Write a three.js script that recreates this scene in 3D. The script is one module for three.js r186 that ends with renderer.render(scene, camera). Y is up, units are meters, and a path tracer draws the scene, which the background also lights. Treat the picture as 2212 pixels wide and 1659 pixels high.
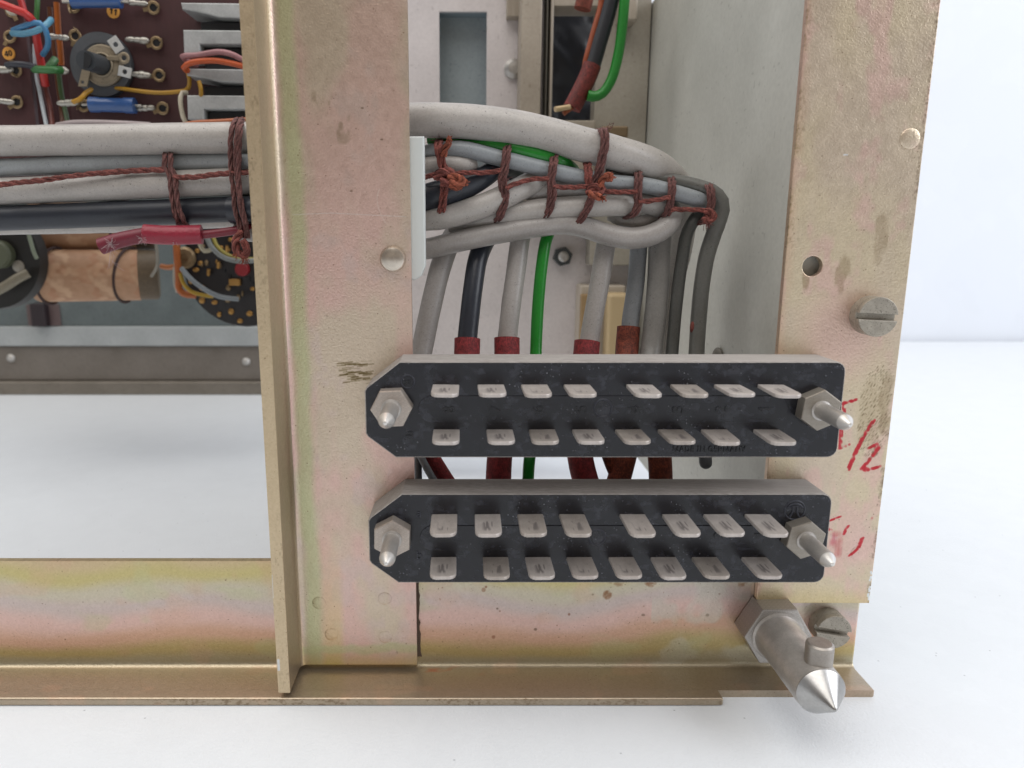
import * as THREE from 'three';
import { mergeGeometries, toCreasedNormals } from 'three/addons/utils/BufferGeometryUtils.js';
import { RoundedBoxGeometry } from 'three/addons/geometries/RoundedBoxGeometry.js';
import { FontLoader } from 'three/addons/loaders/FontLoader.js';
import { TextGeometry } from 'three/addons/geometries/TextGeometry.js';
import { RectAreaLightUniformsLib } from 'three/addons/lights/RectAreaLightUniformsLib.js';

// ---------------------------------------------------------------- camera, light, exposure
const K = 0.001;                                   // everything below is measured in millimetres
const scene = new THREE.Scene();
const camera = new THREE.PerspectiveCamera(55.1, 2408 / 1659, 0.01, 20);
camera.setViewOffset(2408, 1659, 196, 0, 2212, 1659);   // the photograph is cropped a little off its lens axis
camera.position.set(0, 0.095, 0.145);
camera.lookAt(0, 0.095 - Math.sin(0.2013), 0.145 - Math.cos(0.2013));
camera.focus = 0.158; camera.userData.fStop = 22;
camera.updateProjectionMatrix();

scene.background = new THREE.Color(0.455, 0.46, 0.472);   // the bright white room round the table
RectAreaLightUniformsLib.init();
function softLight(name, color, power, w, h, from, to) {
  const l = new THREE.RectAreaLight(color, power, w, h);
  l.name = name; l.position.set(...from); l.lookAt(...to); scene.add(l);
}
softLight('ceiling_light', 0xfffaf4, 2.35, 1.8, 1.4, [-0.3, 1.3, 0.25], [-0.02, 0.05, -0.08]);
softLight('window_light', 0xf6f9ff, 5.4, 0.9, 0.9, [1.25, 0.75, 0.35], [0.05, 0.05, -0.05]);

const renderer = new THREE.WebGLRenderer({ antialias: true });
renderer.toneMapping = THREE.LinearToneMapping;
renderer.toneMappingExposure = 1.0;
renderer.shadowMap.enabled = true;

// ---------------------------------------------------------------- helpers
let seed = 7;
const rnd = () => { seed = (seed * 1664525 + 1013904223) % 4294967296; return seed / 4294967296; };
const hash = (i, j, s) => { let h = Math.imul(i, 374761393) ^ Math.imul(j, 668265263) ^ Math.imul(s, 1274126177); h = Math.imul(h ^ (h >>> 13), 1274126177); return ((h ^ (h >>> 16)) >>> 0) / 4294967296; };
function noise(x, y, s = 0, period = 0) {
  const i = Math.floor(x), j = Math.floor(y), fx = x - i, fy = y - j, u = fx * fx * (3 - 2 * fx), v = fy * fy * (3 - 2 * fy);
  const w = (n) => (period ? ((n % period) + period) % period : n);
  const a = hash(w(i), w(j), s), b = hash(w(i + 1), w(j), s), c = hash(w(i), w(j + 1), s), d = hash(w(i + 1), w(j + 1), s);
  return a + (b - a) * u + (c - a) * v + (a - b - c + d) * u * v;
}
const fbm = (x, y, s = 0, period = 0) => 0.55 * noise(x, y, s, period) + 0.29 * noise(2 * x, 2 * y, s + 1, 2 * period) + 0.16 * noise(4 * x, 4 * y, s + 2, 4 * period);
const clamp = (v, a = 0, b = 1) => Math.min(b, Math.max(a, v));
const mix = (a, b, t) => a.map((v, i) => v + (b[i] - v) * t);
const ss = (a, b, x) => { const t = clamp((x - a) / (b - a)); return t * t * (3 - 2 * t); };

// a colour map over a rectangle given in millimetres; fn(x, y) returns 0..255 rgb; draw() may add marks, in millimetres
function plateMap(x0, x1, y0, y1, res, fn, draw) {
  const W = Math.round((x1 - x0) * res), H = Math.round((y1 - y0) * res), cv = document.createElement('canvas');
  cv.width = W; cv.height = H;
  const c = cv.getContext('2d'), im = c.createImageData(W, H);
  for (let j = 0, o = 0; j < H; j++) for (let i = 0; i < W; i++, o += 4) {
    const p = fn(x0 + i / res, y1 - j / res);
    im.data[o] = clamp(p[0], 0, 255); im.data[o + 1] = clamp(p[1], 0, 255); im.data[o + 2] = clamp(p[2], 0, 255); im.data[o + 3] = 255;
  }
  c.putImageData(im, 0, 0);
  if (draw) { c.setTransform(res, 0, 0, -res, -x0 * res, y1 * res); c.lineCap = c.lineJoin = 'round'; draw(c); }
  const t = new THREE.CanvasTexture(cv); t.colorSpace = THREE.SRGBColorSpace; t.magFilter = THREE.LinearFilter;
  t.wrapS = t.wrapT = THREE.RepeatWrapping;
  return t;
}
function dataMap(n, fn, color) {
  const d = new Uint8Array(n * n * 4);
  for (let j = 0, o = 0; j < n; j++) for (let i = 0; i < n; i++, o += 4) {
    const p = fn(i / n, j / n), q = Array.isArray(p) ? p : [p, p, p];
    d[o] = clamp(q[0], 0, 255); d[o + 1] = clamp(q[1], 0, 255); d[o + 2] = clamp(q[2], 0, 255); d[o + 3] = 255;
  }
  const t = new THREE.DataTexture(d, n, n); t.wrapS = t.wrapT = THREE.RepeatWrapping; t.magFilter = THREE.LinearFilter;
  if (color) t.colorSpace = THREE.SRGBColorSpace;
  t.needsUpdate = true; return t;
}
const tiled = (t, rx, ry) => { const c = t.clone(); c.repeat.set(rx, ry); c.needsUpdate = true; return c; };

const used = new Map();
function numbered(name) { const n = used.get(name) ?? 0; used.set(name, n + 1); return n ? name + '_' + String(n).padStart(3, '0') : name; }
const things = [];
function thing(name, label, category, group) {
  const o = new THREE.Group(); o.name = numbered(name); o.userData = { label, category }; if (group) o.userData.group = group;
  scene.add(o); things.push(o); return o;
}
function part(parent, name, geo, mat, at, label) {
  if (!geo.userData.small) { geo.scale(K, K, K); geo.userData.small = true; }
  const m = new THREE.Mesh(geo, mat); m.name = name; m.castShadow = m.receiveShadow = true;
  if (at) m.position.set(at[0] * K, at[1] * K, at[2] * K);
  if (label) m.userData.label = label;
  parent.add(m); return m;
}
function settle() {                                // move each group's origin to the base of its thing
  for (const o of things) {
    const b = new THREE.Box3().setFromObject(o), c = b.getCenter(new THREE.Vector3()).setY(b.min.y);
    o.position.copy(c);
    for (const k of o.children) k.position.sub(c);
  }
}
function structure(name, geo, mat, label) { const m = part(scene, name, geo, mat); m.userData = { kind: 'structure', label }; return m; }

const V = (a) => new THREE.Vector3(...a);
function box(x0, x1, y0, y1, z0, z1, r = 0.15) {
  const g = new RoundedBoxGeometry(x1 - x0, y1 - y0, z1 - z0, 2, Math.min(r, (x1 - x0) / 2.1, (y1 - y0) / 2.1, (z1 - z0) / 2.1));
  return g.translate((x0 + x1) / 2, (y0 + y1) / 2, (z0 + z1) / 2);
}
function shapeOf(pts, holes = []) {
  const s = new THREE.Shape(pts.map((p) => new THREE.Vector2(...p)));
  for (const h of holes) s.holes.push(Array.isArray(h[0]) ? new THREE.Path(h.map((p) => new THREE.Vector2(...p))) : new THREE.Path().absarc(h[0], h[1], h[2], 0, 2 * Math.PI, true));
  return s;
}
function extr(shape, a, b, bev = 0.15, axis = 'z', crease = 0.3) {   // shape drawn in x,y (axis z), x,-z (axis y) or -z,y (axis x)
  let g = new THREE.ExtrudeGeometry(shape, { depth: b - a - 2 * bev, bevelEnabled: bev > 0, bevelThickness: bev, bevelSize: bev, bevelOffset: -bev, bevelSegments: 2, curveSegments: 16 });
  g.translate(0, 0, a + bev);
  if (axis === 'y') g.rotateX(-Math.PI / 2);
  if (axis === 'x') g.rotateY(Math.PI / 2);
  return crease ? toCreasedNormals(g, crease) : g;
}
function setUV(g, f) {
  const p = g.attributes.position, uv = new Float32Array(p.count * 2);
  for (let i = 0; i < p.count; i++) { const q = f(p.getX(i), p.getY(i), p.getZ(i)); uv[2 * i] = q[0]; uv[2 * i + 1] = q[1]; }
  g.setAttribute('uv', new THREE.BufferAttribute(uv, 2)); return g;
}
// round wire along points; r is a number or a function of 0..1; uv in tiles of 16 mm
function tube(pts, r, o = {}) {
  const curve = pts.length > 2 ? new THREE.CatmullRomCurve3(pts.map(V), false, 'centripetal') : new THREE.LineCurve3(V(pts[0]), V(pts[1]));
  const len = curve.getLength(), n = o.n ?? Math.max(6, Math.min(90, Math.round(len / 1.6))), m = o.m ?? 14, fr = curve.computeFrenetFrames(n, false);
  const pos = [], nor = [], uv = [], idx = [], rr = typeof r === 'function' ? r : () => r;
  for (let i = 0; i <= n; i++) {
    const t = i / n, c = curve.getPointAt(t), R = rr(t);
    for (let j = 0; j <= m; j++) {
      const a = (j / m) * 2 * Math.PI, k = new THREE.Vector3().addScaledVector(fr.normals[i], Math.cos(a)).addScaledVector(fr.binormals[i], Math.sin(a));
      const w = R * (1 + (o.wob ?? 0) * (noise(t * len * 0.25, j * 0.7 + i * 0.01, 5) - 0.5));
      pos.push(c.x + k.x * w, c.y + k.y * w, c.z + k.z * w); nor.push(k.x, k.y, k.z); uv.push((j / m) * (2 * Math.PI * R) / 16, (t * len) / 16);
    }
  }
  for (let i = 0; i < n; i++) for (let j = 0; j < m; j++) { const a = i * (m + 1) + j, b = a + m + 1; idx.push(a, a + 1, b, a + 1, b + 1, b); }
  for (const end of [0, n]) {                      // flat caps with their own corners
    const c = curve.getPointAt(end / n), t = fr.tangents[end], s = end ? 1 : -1, at = pos.length / 3;
    pos.push(c.x, c.y, c.z); nor.push(t.x * s, t.y * s, t.z * s); uv.push(0, 0);
    for (let j = 0; j <= m; j++) { const k = 3 * (end * (m + 1) + j); pos.push(pos[k], pos[k + 1], pos[k + 2]); nor.push(t.x * s, t.y * s, t.z * s); uv.push(0.1, 0); }
    for (let j = 0; j < m; j++) end ? idx.push(at, at + 1 + j, at + 2 + j) : idx.push(at, at + 2 + j, at + 1 + j);
  }
  const g = new THREE.BufferGeometry();
  g.setAttribute('position', new THREE.Float32BufferAttribute(pos, 3)); g.setAttribute('normal', new THREE.Float32BufferAttribute(nor, 3)); g.setAttribute('uv', new THREE.Float32BufferAttribute(uv, 2));
  g.setIndex(idx); return g;
}
// twisted cord: three strands winding round a path
function rope(pts, R, o = {}) {
  const curve = pts.length > 2 ? new THREE.CatmullRomCurve3(pts.map(V), false, 'centripetal') : new THREE.LineCurve3(V(pts[0]), V(pts[1]));
  const len = curve.getLength(), n = Math.max(8, Math.round(len / (R * 0.9))), fr = curve.computeFrenetFrames(n, false), gs = [];
  for (let s = 0; s < 3; s++) {
    const q = [];
    for (let i = 0; i <= n; i++) {
      const t = i / n, a = (t * len) / (R * (o.pitch ?? 15)) * 2 * Math.PI + s * 2.094 + noise(t * len * 0.3, s, 3), d = R * 0.52 * (0.85 + 0.4 * noise(t * len * 0.5, s * 3.1, 9));
      const c = curve.getPointAt(t).addScaledVector(fr.normals[i], Math.cos(a) * d).addScaledVector(fr.binormals[i], Math.sin(a) * d);
      q.push([c.x, c.y, c.z]);
    }
    gs.push(tube(q, R * 0.56, { n: n, m: 7, wob: 0.5 }));
    for (let i = 1; i < q.length - 1; i++) if (rnd() < 0.55) {         // short hairs standing off the cord
      const d = new THREE.Vector3(rnd() - 0.5, rnd() - 0.5, rnd() - 0.3).normalize().multiplyScalar(R * (0.9 + 0.9 * rnd())), a = V(q[i]), b = a.clone().addScaledVector(d, 0.6), e = a.clone().add(d).add(new THREE.Vector3(rnd() - 0.5, rnd() - 0.5, 0).multiplyScalar(R * 0.7));
      gs.push(tube([q[i], b.toArray(), e.toArray()], 0.022, { n: 3, m: 3 }));
    }
  }
  return mergeGeometries(gs);
}
// stray fibres springing from a point
function fibres(at, count, len, r, dir = [0, 1, 0], spread = 1) {
  const gs = [];
  for (let i = 0; i < count; i++) {
    const d = new THREE.Vector3(dir[0] + (rnd() - 0.5) * 2 * spread, dir[1] + (rnd() - 0.5) * 2 * spread, dir[2] + (rnd() - 0.5) * 2 * spread).normalize().multiplyScalar(len * (0.5 + rnd() * 0.7)), k = len * 0.35;
    const p = V(at), j = () => new THREE.Vector3((rnd() - 0.5) * k, (rnd() - 0.5) * k, (rnd() - 0.5) * k), a = p.clone().addScaledVector(d, 0.5).add(j()), b = p.clone().add(d).add(j());
    gs.push(tube([p.toArray(), a.toArray(), b.toArray()], r, { n: 5, m: 4 }));
  }
  return mergeGeometries(gs);
}
function latheZ(prof, at, seg = 32) {               // profile [radius, z]
  const g = new THREE.LatheGeometry(prof.map((p) => new THREE.Vector2(...p)), seg);
  g.rotateX(Math.PI / 2).translate(...at); return toCreasedNormals(g, 0.5);
}
function hexZ(R, z0, z1, at, turn) {
  const pts = [0, 1, 2, 3, 4, 5].map((i) => [R * Math.cos(turn + i * Math.PI / 3), R * Math.sin(turn + i * Math.PI / 3)]);
  return extr(shapeOf(pts), z0, z1, 0.22, 'z', 0.3).translate(at[0], at[1], 0);
}
function ball(at, sx, sy, sz) { return new THREE.SphereGeometry(1, 14, 10).scale(sx, sy ?? sx, sz ?? sx).translate(...at); }

// ---------------------------------------------------------------- shared relief and wear maps
const grainMap = dataMap(512, (u, v) => 255 * (0.65 * noise(u * 56, v * 56, 11, 56) + 0.35 * noise(u * 128, v * 128, 12, 128)));          // hammered zinc skin, 24 mm tile
const sheenMap = dataMap(256, (u, v) => 255 * (0.78 + 0.14 * (fbm(u * 5, v * 5, 15, 5) - 0.5) + 0.16 * (noise(u * 60, v * 60, 17, 60) - 0.5) + 0.1));
const wireMap = dataMap(512, (u, v) => {
  const m = 228 + 20 * (fbm(u * 4, v * 4, 21, 4) - 0.5) + 15 * (noise(u * 64, v * 64, 22, 64) - 0.5), s = noise(u * 96, v * 96, 25, 96) > 0.9 && noise(u * 7, v * 7, 26, 7) > 0.46 ? 0.66 : 1;
  return [m * s, m * s, (m - 3) * s];
}, true);
const wireBump = dataMap(256, (u, v) => 255 * fbm(u * 24, v * 24, 31, 24));
const fuzzMap = dataMap(256, (u, v) => { const m = 178 + 90 * (noise(u * 90, v * 60, 41, 0) - 0.5) + 50 * (noise(u * 20, v * 20, 42) - 0.5); return [m, m * 0.97, m * 0.95]; }, true);
const speckMap = dataMap(512, (u, v) => {
  const n = noise(u * 70, v * 70, 51, 70), m = 205 + 40 * (fbm(u * 12, v * 12, 52, 12) - 0.5), s = n > 0.8 ? 0.72 + 0.2 * noise(u * 40, v * 40, 53, 40) : 1;
  return [m * s, m * s, m * s * 0.98];
}, true);
const smoothMetalMap = dataMap(256, (u, v) => { const m = 220 + 44 * (fbm(u * 6, v * 6, 61, 6) - 0.5) + 14 * (noise(u * 80, v * 80, 62, 80) - 0.5); return [m, m, m]; }, true);

const std = (o) => new THREE.MeshStandardMaterial(o);
const phys = (o) => new THREE.MeshPhysicalMaterial(o);
const wireMats = new Map();
const wireMat = (hex, rough = 0.42) => {
  const k = hex + '_' + rough;
  if (!wireMats.has(k)) wireMats.set(k, phys({ color: hex, map: wireMap, roughness: rough, bumpMap: wireBump, bumpScale: 0.00002 }));
  return wireMats.get(k);
};
const cordMat = phys({ color: 0xa86058, map: fuzzMap, roughness: 0.85, sheen: 0.4, sheenColor: new THREE.Color(0.5, 0.35, 0.3), sheenRoughness: 0.6 });
const cordEndMat = phys({ color: 0xb9684f, map: fuzzMap, roughness: 0.9 });
const cordOldMat = phys({ color: 0x8d5f5c, map: fuzzMap, roughness: 0.85, sheen: 0.4, sheenColor: new THREE.Color(0.5, 0.4, 0.38), sheenRoughness: 0.6 });
const sleeveMat = phys({ color: 0xa8383e, map: fuzzMap, roughness: 0.75, sheen: 0.5, sheenColor: new THREE.Color(0.6, 0.4, 0.4), sheenRoughness: 0.5 });
const brownSleeveMat = phys({ color: 0x9a4a34, map: fuzzMap, roughness: 0.75, sheen: 0.4, sheenColor: new THREE.Color(0.5, 0.35, 0.3), sheenRoughness: 0.5 });
const lintMat = std({ color: 0xb8a4a6, roughness: 0.9 });
const steel = std({ color: 0xc9c4bd, metalness: 0.85, roughness: 0.36, map: smoothMetalMap });
const satin = std({ color: 0xd6d3ce, metalness: 0.75, roughness: 0.42, map: smoothMetalMap });
const studTip = std({ color: 0xdcdad6, metalness: 0.7, roughness: 0.38 });
const brightTip = std({ color: 0xc9c8c6, metalness: 1, roughness: 0.3, map: smoothMetalMap });
const dullSteel = std({ color: 0xccc5bb, metalness: 0.55, roughness: 0.5, map: speckMap });
const darkSteel = std({ color: 0x3c3a3a, metalness: 0.5, roughness: 0.5 });
const solder = std({ color: 0xa9a69e, metalness: 0.8, roughness: 0.42 });
const lugMat = std({ color: 0xb39a78, metalness: 0.7, roughness: 0.45, map: speckMap });
const alu = std({ color: 0xc4c6c5, metalness: 0.35, roughness: 0.55, map: smoothMetalMap });
const blackMat = std({ color: 0x0d0d10, roughness: 0.55 });
const fontBold = await new FontLoader().loadAsync('fonts/droid/droid_sans_bold.typeface.json');
const fontPlain = await new FontLoader().loadAsync('fonts/droid/droid_sans_regular.typeface.json');
function text(str, size, depth, font, turn, at) {
  const g = new TextGeometry(str, { font, size, depth, curveSegments: 5, bevelEnabled: false });
  g.computeBoundingBox(); const b = g.boundingBox; g.translate(-(b.min.x + b.max.x) / 2, -(b.min.y + b.max.y) / 2, 0);
  return g.rotateZ(turn).translate(...at);
}

// ---------------------------------------------------------------- setting: white table, white wall
{
  const tableMap = dataMap(1024, (u, v) => {
    const m = 4 * (fbm(u * 20, v * 20, 71, 20) - 0.5), s = hash(Math.floor(u * 340), Math.floor(v * 340), 5) > 0.9997 ? -40 : 0;
    return [216 + m + s, 220 + m + s, 224 + m + s];
  }, true);
  const tableBump = dataMap(512, (u, v) => 255 * noise(u * 128, v * 128, 72, 128));
  const g = box(-1400, 1400, -30, 0, -513, 900, 2); setUV(g, (x, y, z) => [x / 120, z / 120]);
  structure('table', g, std({ map: tableMap, roughness: 0.42, bumpMap: tiled(tableBump, 3, 3), bumpScale: 0.00003 }), 'white smooth tabletop under the metal chassis');
  const wallMap = dataMap(256, (u, v) => { const m = 4 * (fbm(u * 8, v * 8, 73, 8) - 0.5); return [224 + m, 229 + m, 237 + m]; }, true);
  const w = box(-2500, 2500, -900, 1500, -560, -517, 2); setUV(w, (x, y) => [x / 400, y / 400]);
  structure('wall', w, std({ map: wallMap, roughness: 0.8 }), 'plain white wall behind the table');
  const f = box(-2600, 2600, -900, 1700, 1500, 1540, 2);
  structure('added_room_wall', f, std({ color: 0x87786a, roughness: 0.9 }), 'unseen dim wall added behind the viewer to darken the metal reflections');  // added out of view to dim what the metal plates reflect
}

// ---------------------------------------------------------------- yellow-chromated front frame of the chassis
const chassis = thing('equipment_chassis', 'yellow passivated steel equipment chassis with corner posts, standing on the white table', 'chassis');
const PINK = [220, 188, 178], GOLD = [213, 195, 142], GREEN = [192, 198, 154], LILAC = [208, 190, 184], BEIGE = [210, 195, 175], BROWN = [174, 160, 140], ORANGE = [212, 174, 150];
const speckle = (x, y, p, s) => {                   // pin-prick corrosion spots
  const n = hash(Math.floor(x * 6.5), Math.floor(y * 6.5), s); return n > 0.9985 ? mix(p, [92, 66, 50], 0.5) : n > 0.994 ? mix(p, [140, 112, 90], 0.3) : p;
};
const grainy = (x, y, p, s, k = 10) => { const g = k * (noise(x * 3.6, y * 3.6, s) - 0.5) * 2 + k * 0.6 * (noise(x * 8, y * 8, s + 1) - 0.5); return [p[0] + g, p[1] + g, p[2] + g]; };
function plateMat(map, w, h, rough = 0.47, metal = 0.8, bump = 0.000035) {
  return std({ map, metalness: metal, roughness: rough, roughnessMap: tiled(sheenMap, w / 60, h / 60), bumpMap: tiled(grainMap, w / 15, h / 15), bumpScale: bump });
}
// left post: plate and flange, folded
{
  const x0 = -50, x1 = -8, y0 = 0, y1 = 170;
  const map = plateMap(x0, x1, y0, y1, 9, (x, y) => {
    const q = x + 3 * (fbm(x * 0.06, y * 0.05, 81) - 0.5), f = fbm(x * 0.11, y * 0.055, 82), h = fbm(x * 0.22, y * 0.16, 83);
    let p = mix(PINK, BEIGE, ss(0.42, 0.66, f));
    p = mix(p, LILAC, 0.5 * ss(0.55, 0.75, h)); p = mix(p, BROWN, 0.45 * ss(70, 150, y + 20 * (f - 0.5)));  // browner towards the top: a dim reflection painted into the colour
    p = mix(p, GREEN, 0.75 * ss(2.6, 0.6, Math.abs(q + 33.2))); p = mix(p, GOLD, 0.6 * ss(3, 1, Math.abs(q + 29.5)) * ss(40, 5, y) + 0.7 * ss(9, 3.5, y + 3 * h));
    p = mix(p, GREEN, 0.6 * ss(1.5, 0.4, Math.abs(y - 5 - 3 * h)));
    if (x < -36) p = mix(mix(BROWN, [200, 182, 152], ss(-45.5, -46.5, x)), [120, 104, 84], 0.4 * ss(0.55, 0.8, fbm(x * 2.2, y * 1.1, 84)) * ss(0.3, 0.7, fbm(x * 0.2, y * 0.05, 88)) * ss(-45.8, -46.6, x));  // inner flange face browner than its edge: a dark reflection painted in
    p = mix(p, [150, 134, 112], 0.55 * ss(0.58, 0.7, fbm(x * 0.35, y * 0.2, 85)) * ss(1, 0.3, Math.hypot((x + 26) / 7, (y - 116) / 10)));
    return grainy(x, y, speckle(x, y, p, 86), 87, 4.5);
  }, (c) => {
    c.strokeStyle = 'rgba(225,224,222,0.55)'; c.lineWidth = 0.13; c.beginPath(); c.moveTo(-33.5, 98.6); c.lineTo(-26, 98.9); c.lineTo(-11.6, 98.2); c.stroke();
    c.strokeStyle = 'rgba(230,222,214,0.5)'; c.beginPath(); c.moveTo(-15.6, 97); c.quadraticCurveTo(-18, 101, -16.6, 103.4); c.stroke();
    c.lineWidth = 0.25;                              // rubbed dirt beside the upper connector
    for (let i = 0; i < 60; i++) { const x = -26 + 6 * rnd(), y = 65.5 + 4.6 * rnd(), l = 0.8 + 1.6 * rnd(); c.strokeStyle = 'rgba(88,74,40,' + (0.15 + 0.4 * rnd()).toFixed(2) + ')'; c.beginPath(); c.moveTo(x, y); c.lineTo(x + l, y + 0.25 - 0.2 * rnd()); c.stroke(); }
    c.fillStyle = 'rgba(215,220,228,0.8)'; c.fillRect(-48.5, 8, 0.5, 2.6); c.fillRect(-48.8, 24, 0.3, 5);
    c.fillStyle = 'rgba(104,86,68,0.6)'; for (const [x, y] of [[-19.5, 118], [-16, 112.4], [-22, 103]]) { c.beginPath(); c.ellipse(x, y, 0.3, 0.16, 0, 0, 7); c.fill(); }
  });
  const fil = []; for (let i = 0; i <= 6; i++) { const a = -Math.PI / 2 - (i / 6) * Math.PI / 2; fil.push([-34.5 + 1.6 * Math.cos(a), -(1.6 + 1.6 * Math.sin(a))]); }
  const g = extr(shapeOf([[-10.8, 0], ...fil, [-36.1, -10.1], [-38.5, -10.1], [-38.5, 1.5], [-10.8, 1.5]].reverse()), 2.9, 168, 0.22, 'y');
  setUV(g, (x, y, z) => [(x - Math.max(0, z) - x0 + (z < -0.3 ? 0.5 * z : 0)) / (x1 - x0), (y - y0) / (y1 - y0)]);
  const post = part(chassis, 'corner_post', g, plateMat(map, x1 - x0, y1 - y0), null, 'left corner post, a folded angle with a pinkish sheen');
  for (const [x, y] of [[-31.6, 17.6], [-29.2, 10.2], [-17.6, 9.6], [-17.5, 18.6]]) part(post, 'spot_weld', setUV(new THREE.SphereGeometry(1, 24, 16).scale(1.45, 1.45, 0.13).translate(x, y, 0), (x, y) => [(x - x0) / (x1 - x0), (y - y0) / (y1 - y0)]), plateMat(map, x1 - x0, y1 - y0));
  const rivet = latheZ([[2.55, -0.1], [2.55, 0.25], [2.2, 1.15], [1.4, 1.45], [0, 1.5]], [-14.3, 90.2, 0], 28);
  part(post, 'rivet', rivet, std({ color: 0xe2d8ca, metalness: 0.85, roughness: 0.28, map: smoothMetalMap }));
}
// right post
const marks = (c) => {                               // red felt-pen writing, partly behind the connectors, and fingered dirt
  const pen = (w, a, ...p) => {
    for (let k = 1; k < p.length; k++) {
      const [x, y] = p[k - 1], dx = p[k][0] - x, dy = p[k][1] - y, n = Math.max(1, Math.ceil(Math.hypot(dx, dy) / 0.1));
      for (let i = 0; i <= n; i++) {
        const u = x + dx * i / n, v = y + dy * i / n;
        for (let d = 0; d < 3; d++) { const o = (d - 1) * w * 0.3; c.fillStyle = 'rgba(190,56,64,' + (a * 0.5 * ss(0.22, 0.6, noise(u * 2.2 + d, v * 2.2, 97))).toFixed(2) + ')'; c.beginPath(); c.ellipse(u + o * 0.8 + 0.08 * (rnd() - 0.5), v + o * 0.5 + 0.08 * (rnd() - 0.5), w * 0.24, w * 0.24, 0, 0, 7); c.fill(); }
      }
    }
  };
  pen(1.1, 0.9, [76.01,61.44,0], [78.54,62.1,0]); pen(0.9, 0.85, [76.35,61.23,0], [76.47,59.03,0]); pen(0.9, 0.8, [76.21,57.38,0], [76.5,51.93,0]); pen(1.1, 0.9, [76.44,51.99,0], [78.04,52.6,0]);
  pen(1.1, 0.9, [82.62,57.77,0], [81.01,54.61,0], [79.96,51.82,0], [78.5,47.17,0]);
  pen(1.2, 0.65, [82.49,52.1,0], [83.62,52.8,0], [84.16,51.82,0], [83.11,50.14,0], [81.48,47.74,0], [82.61,47.31,0], [84.84,48.02,0]);
  pen(0.9, 0.85, [75.96,36.31,0], [77.92,37.12,0]); pen(0.8, 0.7, [75.83,34.51,0], [76.38,34.07,0]); pen(0.9, 0.8, [79.8,35.06,0], [78.98,33.06,0]); pen(1.0, 0.75, [83.09,32.38,0], [82.5,30.18,0], [80.92,28.52,0]); pen(1.1, 0.7, [84.6,36.88,0], [84.81,36.75,0]);
  pen(2.4, 0.06, [78.01,33.75,0], [78.08,27.97,0]); pen(1.6, 0.08, [76.98,33.75,0], [77.05,31,0]);
  for (let i = 0; i < 330; i++) {                    // ridged fingerprint in dark grease
    const a = rnd() * 6.28, d = Math.sqrt(rnd()), x = 80.6 + d * 3.2 * Math.cos(a) + 2, y = 59.5 + d * 10 * Math.sin(a), r = Math.round(Math.hypot(x - 76, (y - 66) * 0.8) / 0.55) * 0.55 - Math.hypot(x - 76, (y - 66) * 0.8);
    c.fillStyle = 'rgba(96,82,60,' + (0.1 + 0.22 * rnd()).toFixed(2) + ')'; c.beginPath(); c.ellipse(x + r * 0.9, y + r * 0.5, 0.34, 0.11, 1.0, 0, 7); c.fill();
  }
  for (let i = 0; i < 2200; i++) { const y = 17 + 150 * rnd(), e = rnd() < 0.6; if (noise(y * 0.16, e ? 1 : 5, 95) < 0.4) continue; c.fillStyle = e ? 'rgba(96,80,60,0.13)' : 'rgba(116,98,72,0.12)'; c.beginPath(); c.ellipse(e ? 86.2 - 1.1 * rnd() * rnd() : 62 + 2.6 * rnd() * rnd() * rnd(), y, 0.1 + 0.16 * rnd(), 0.12 + 0.3 * rnd(), 0, 0, 7); c.fill(); }
  c.fillStyle = 'rgba(226,230,232,0.95)'; c.fillRect(71.2, 109.5, 0.9, 0.28);
  for (let i = 0; i < 16; i++) c.fillRect(85.5 + 0.3 * rnd(), 18 + 6.5 * rnd(), 0.4, 0.5);
};
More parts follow.
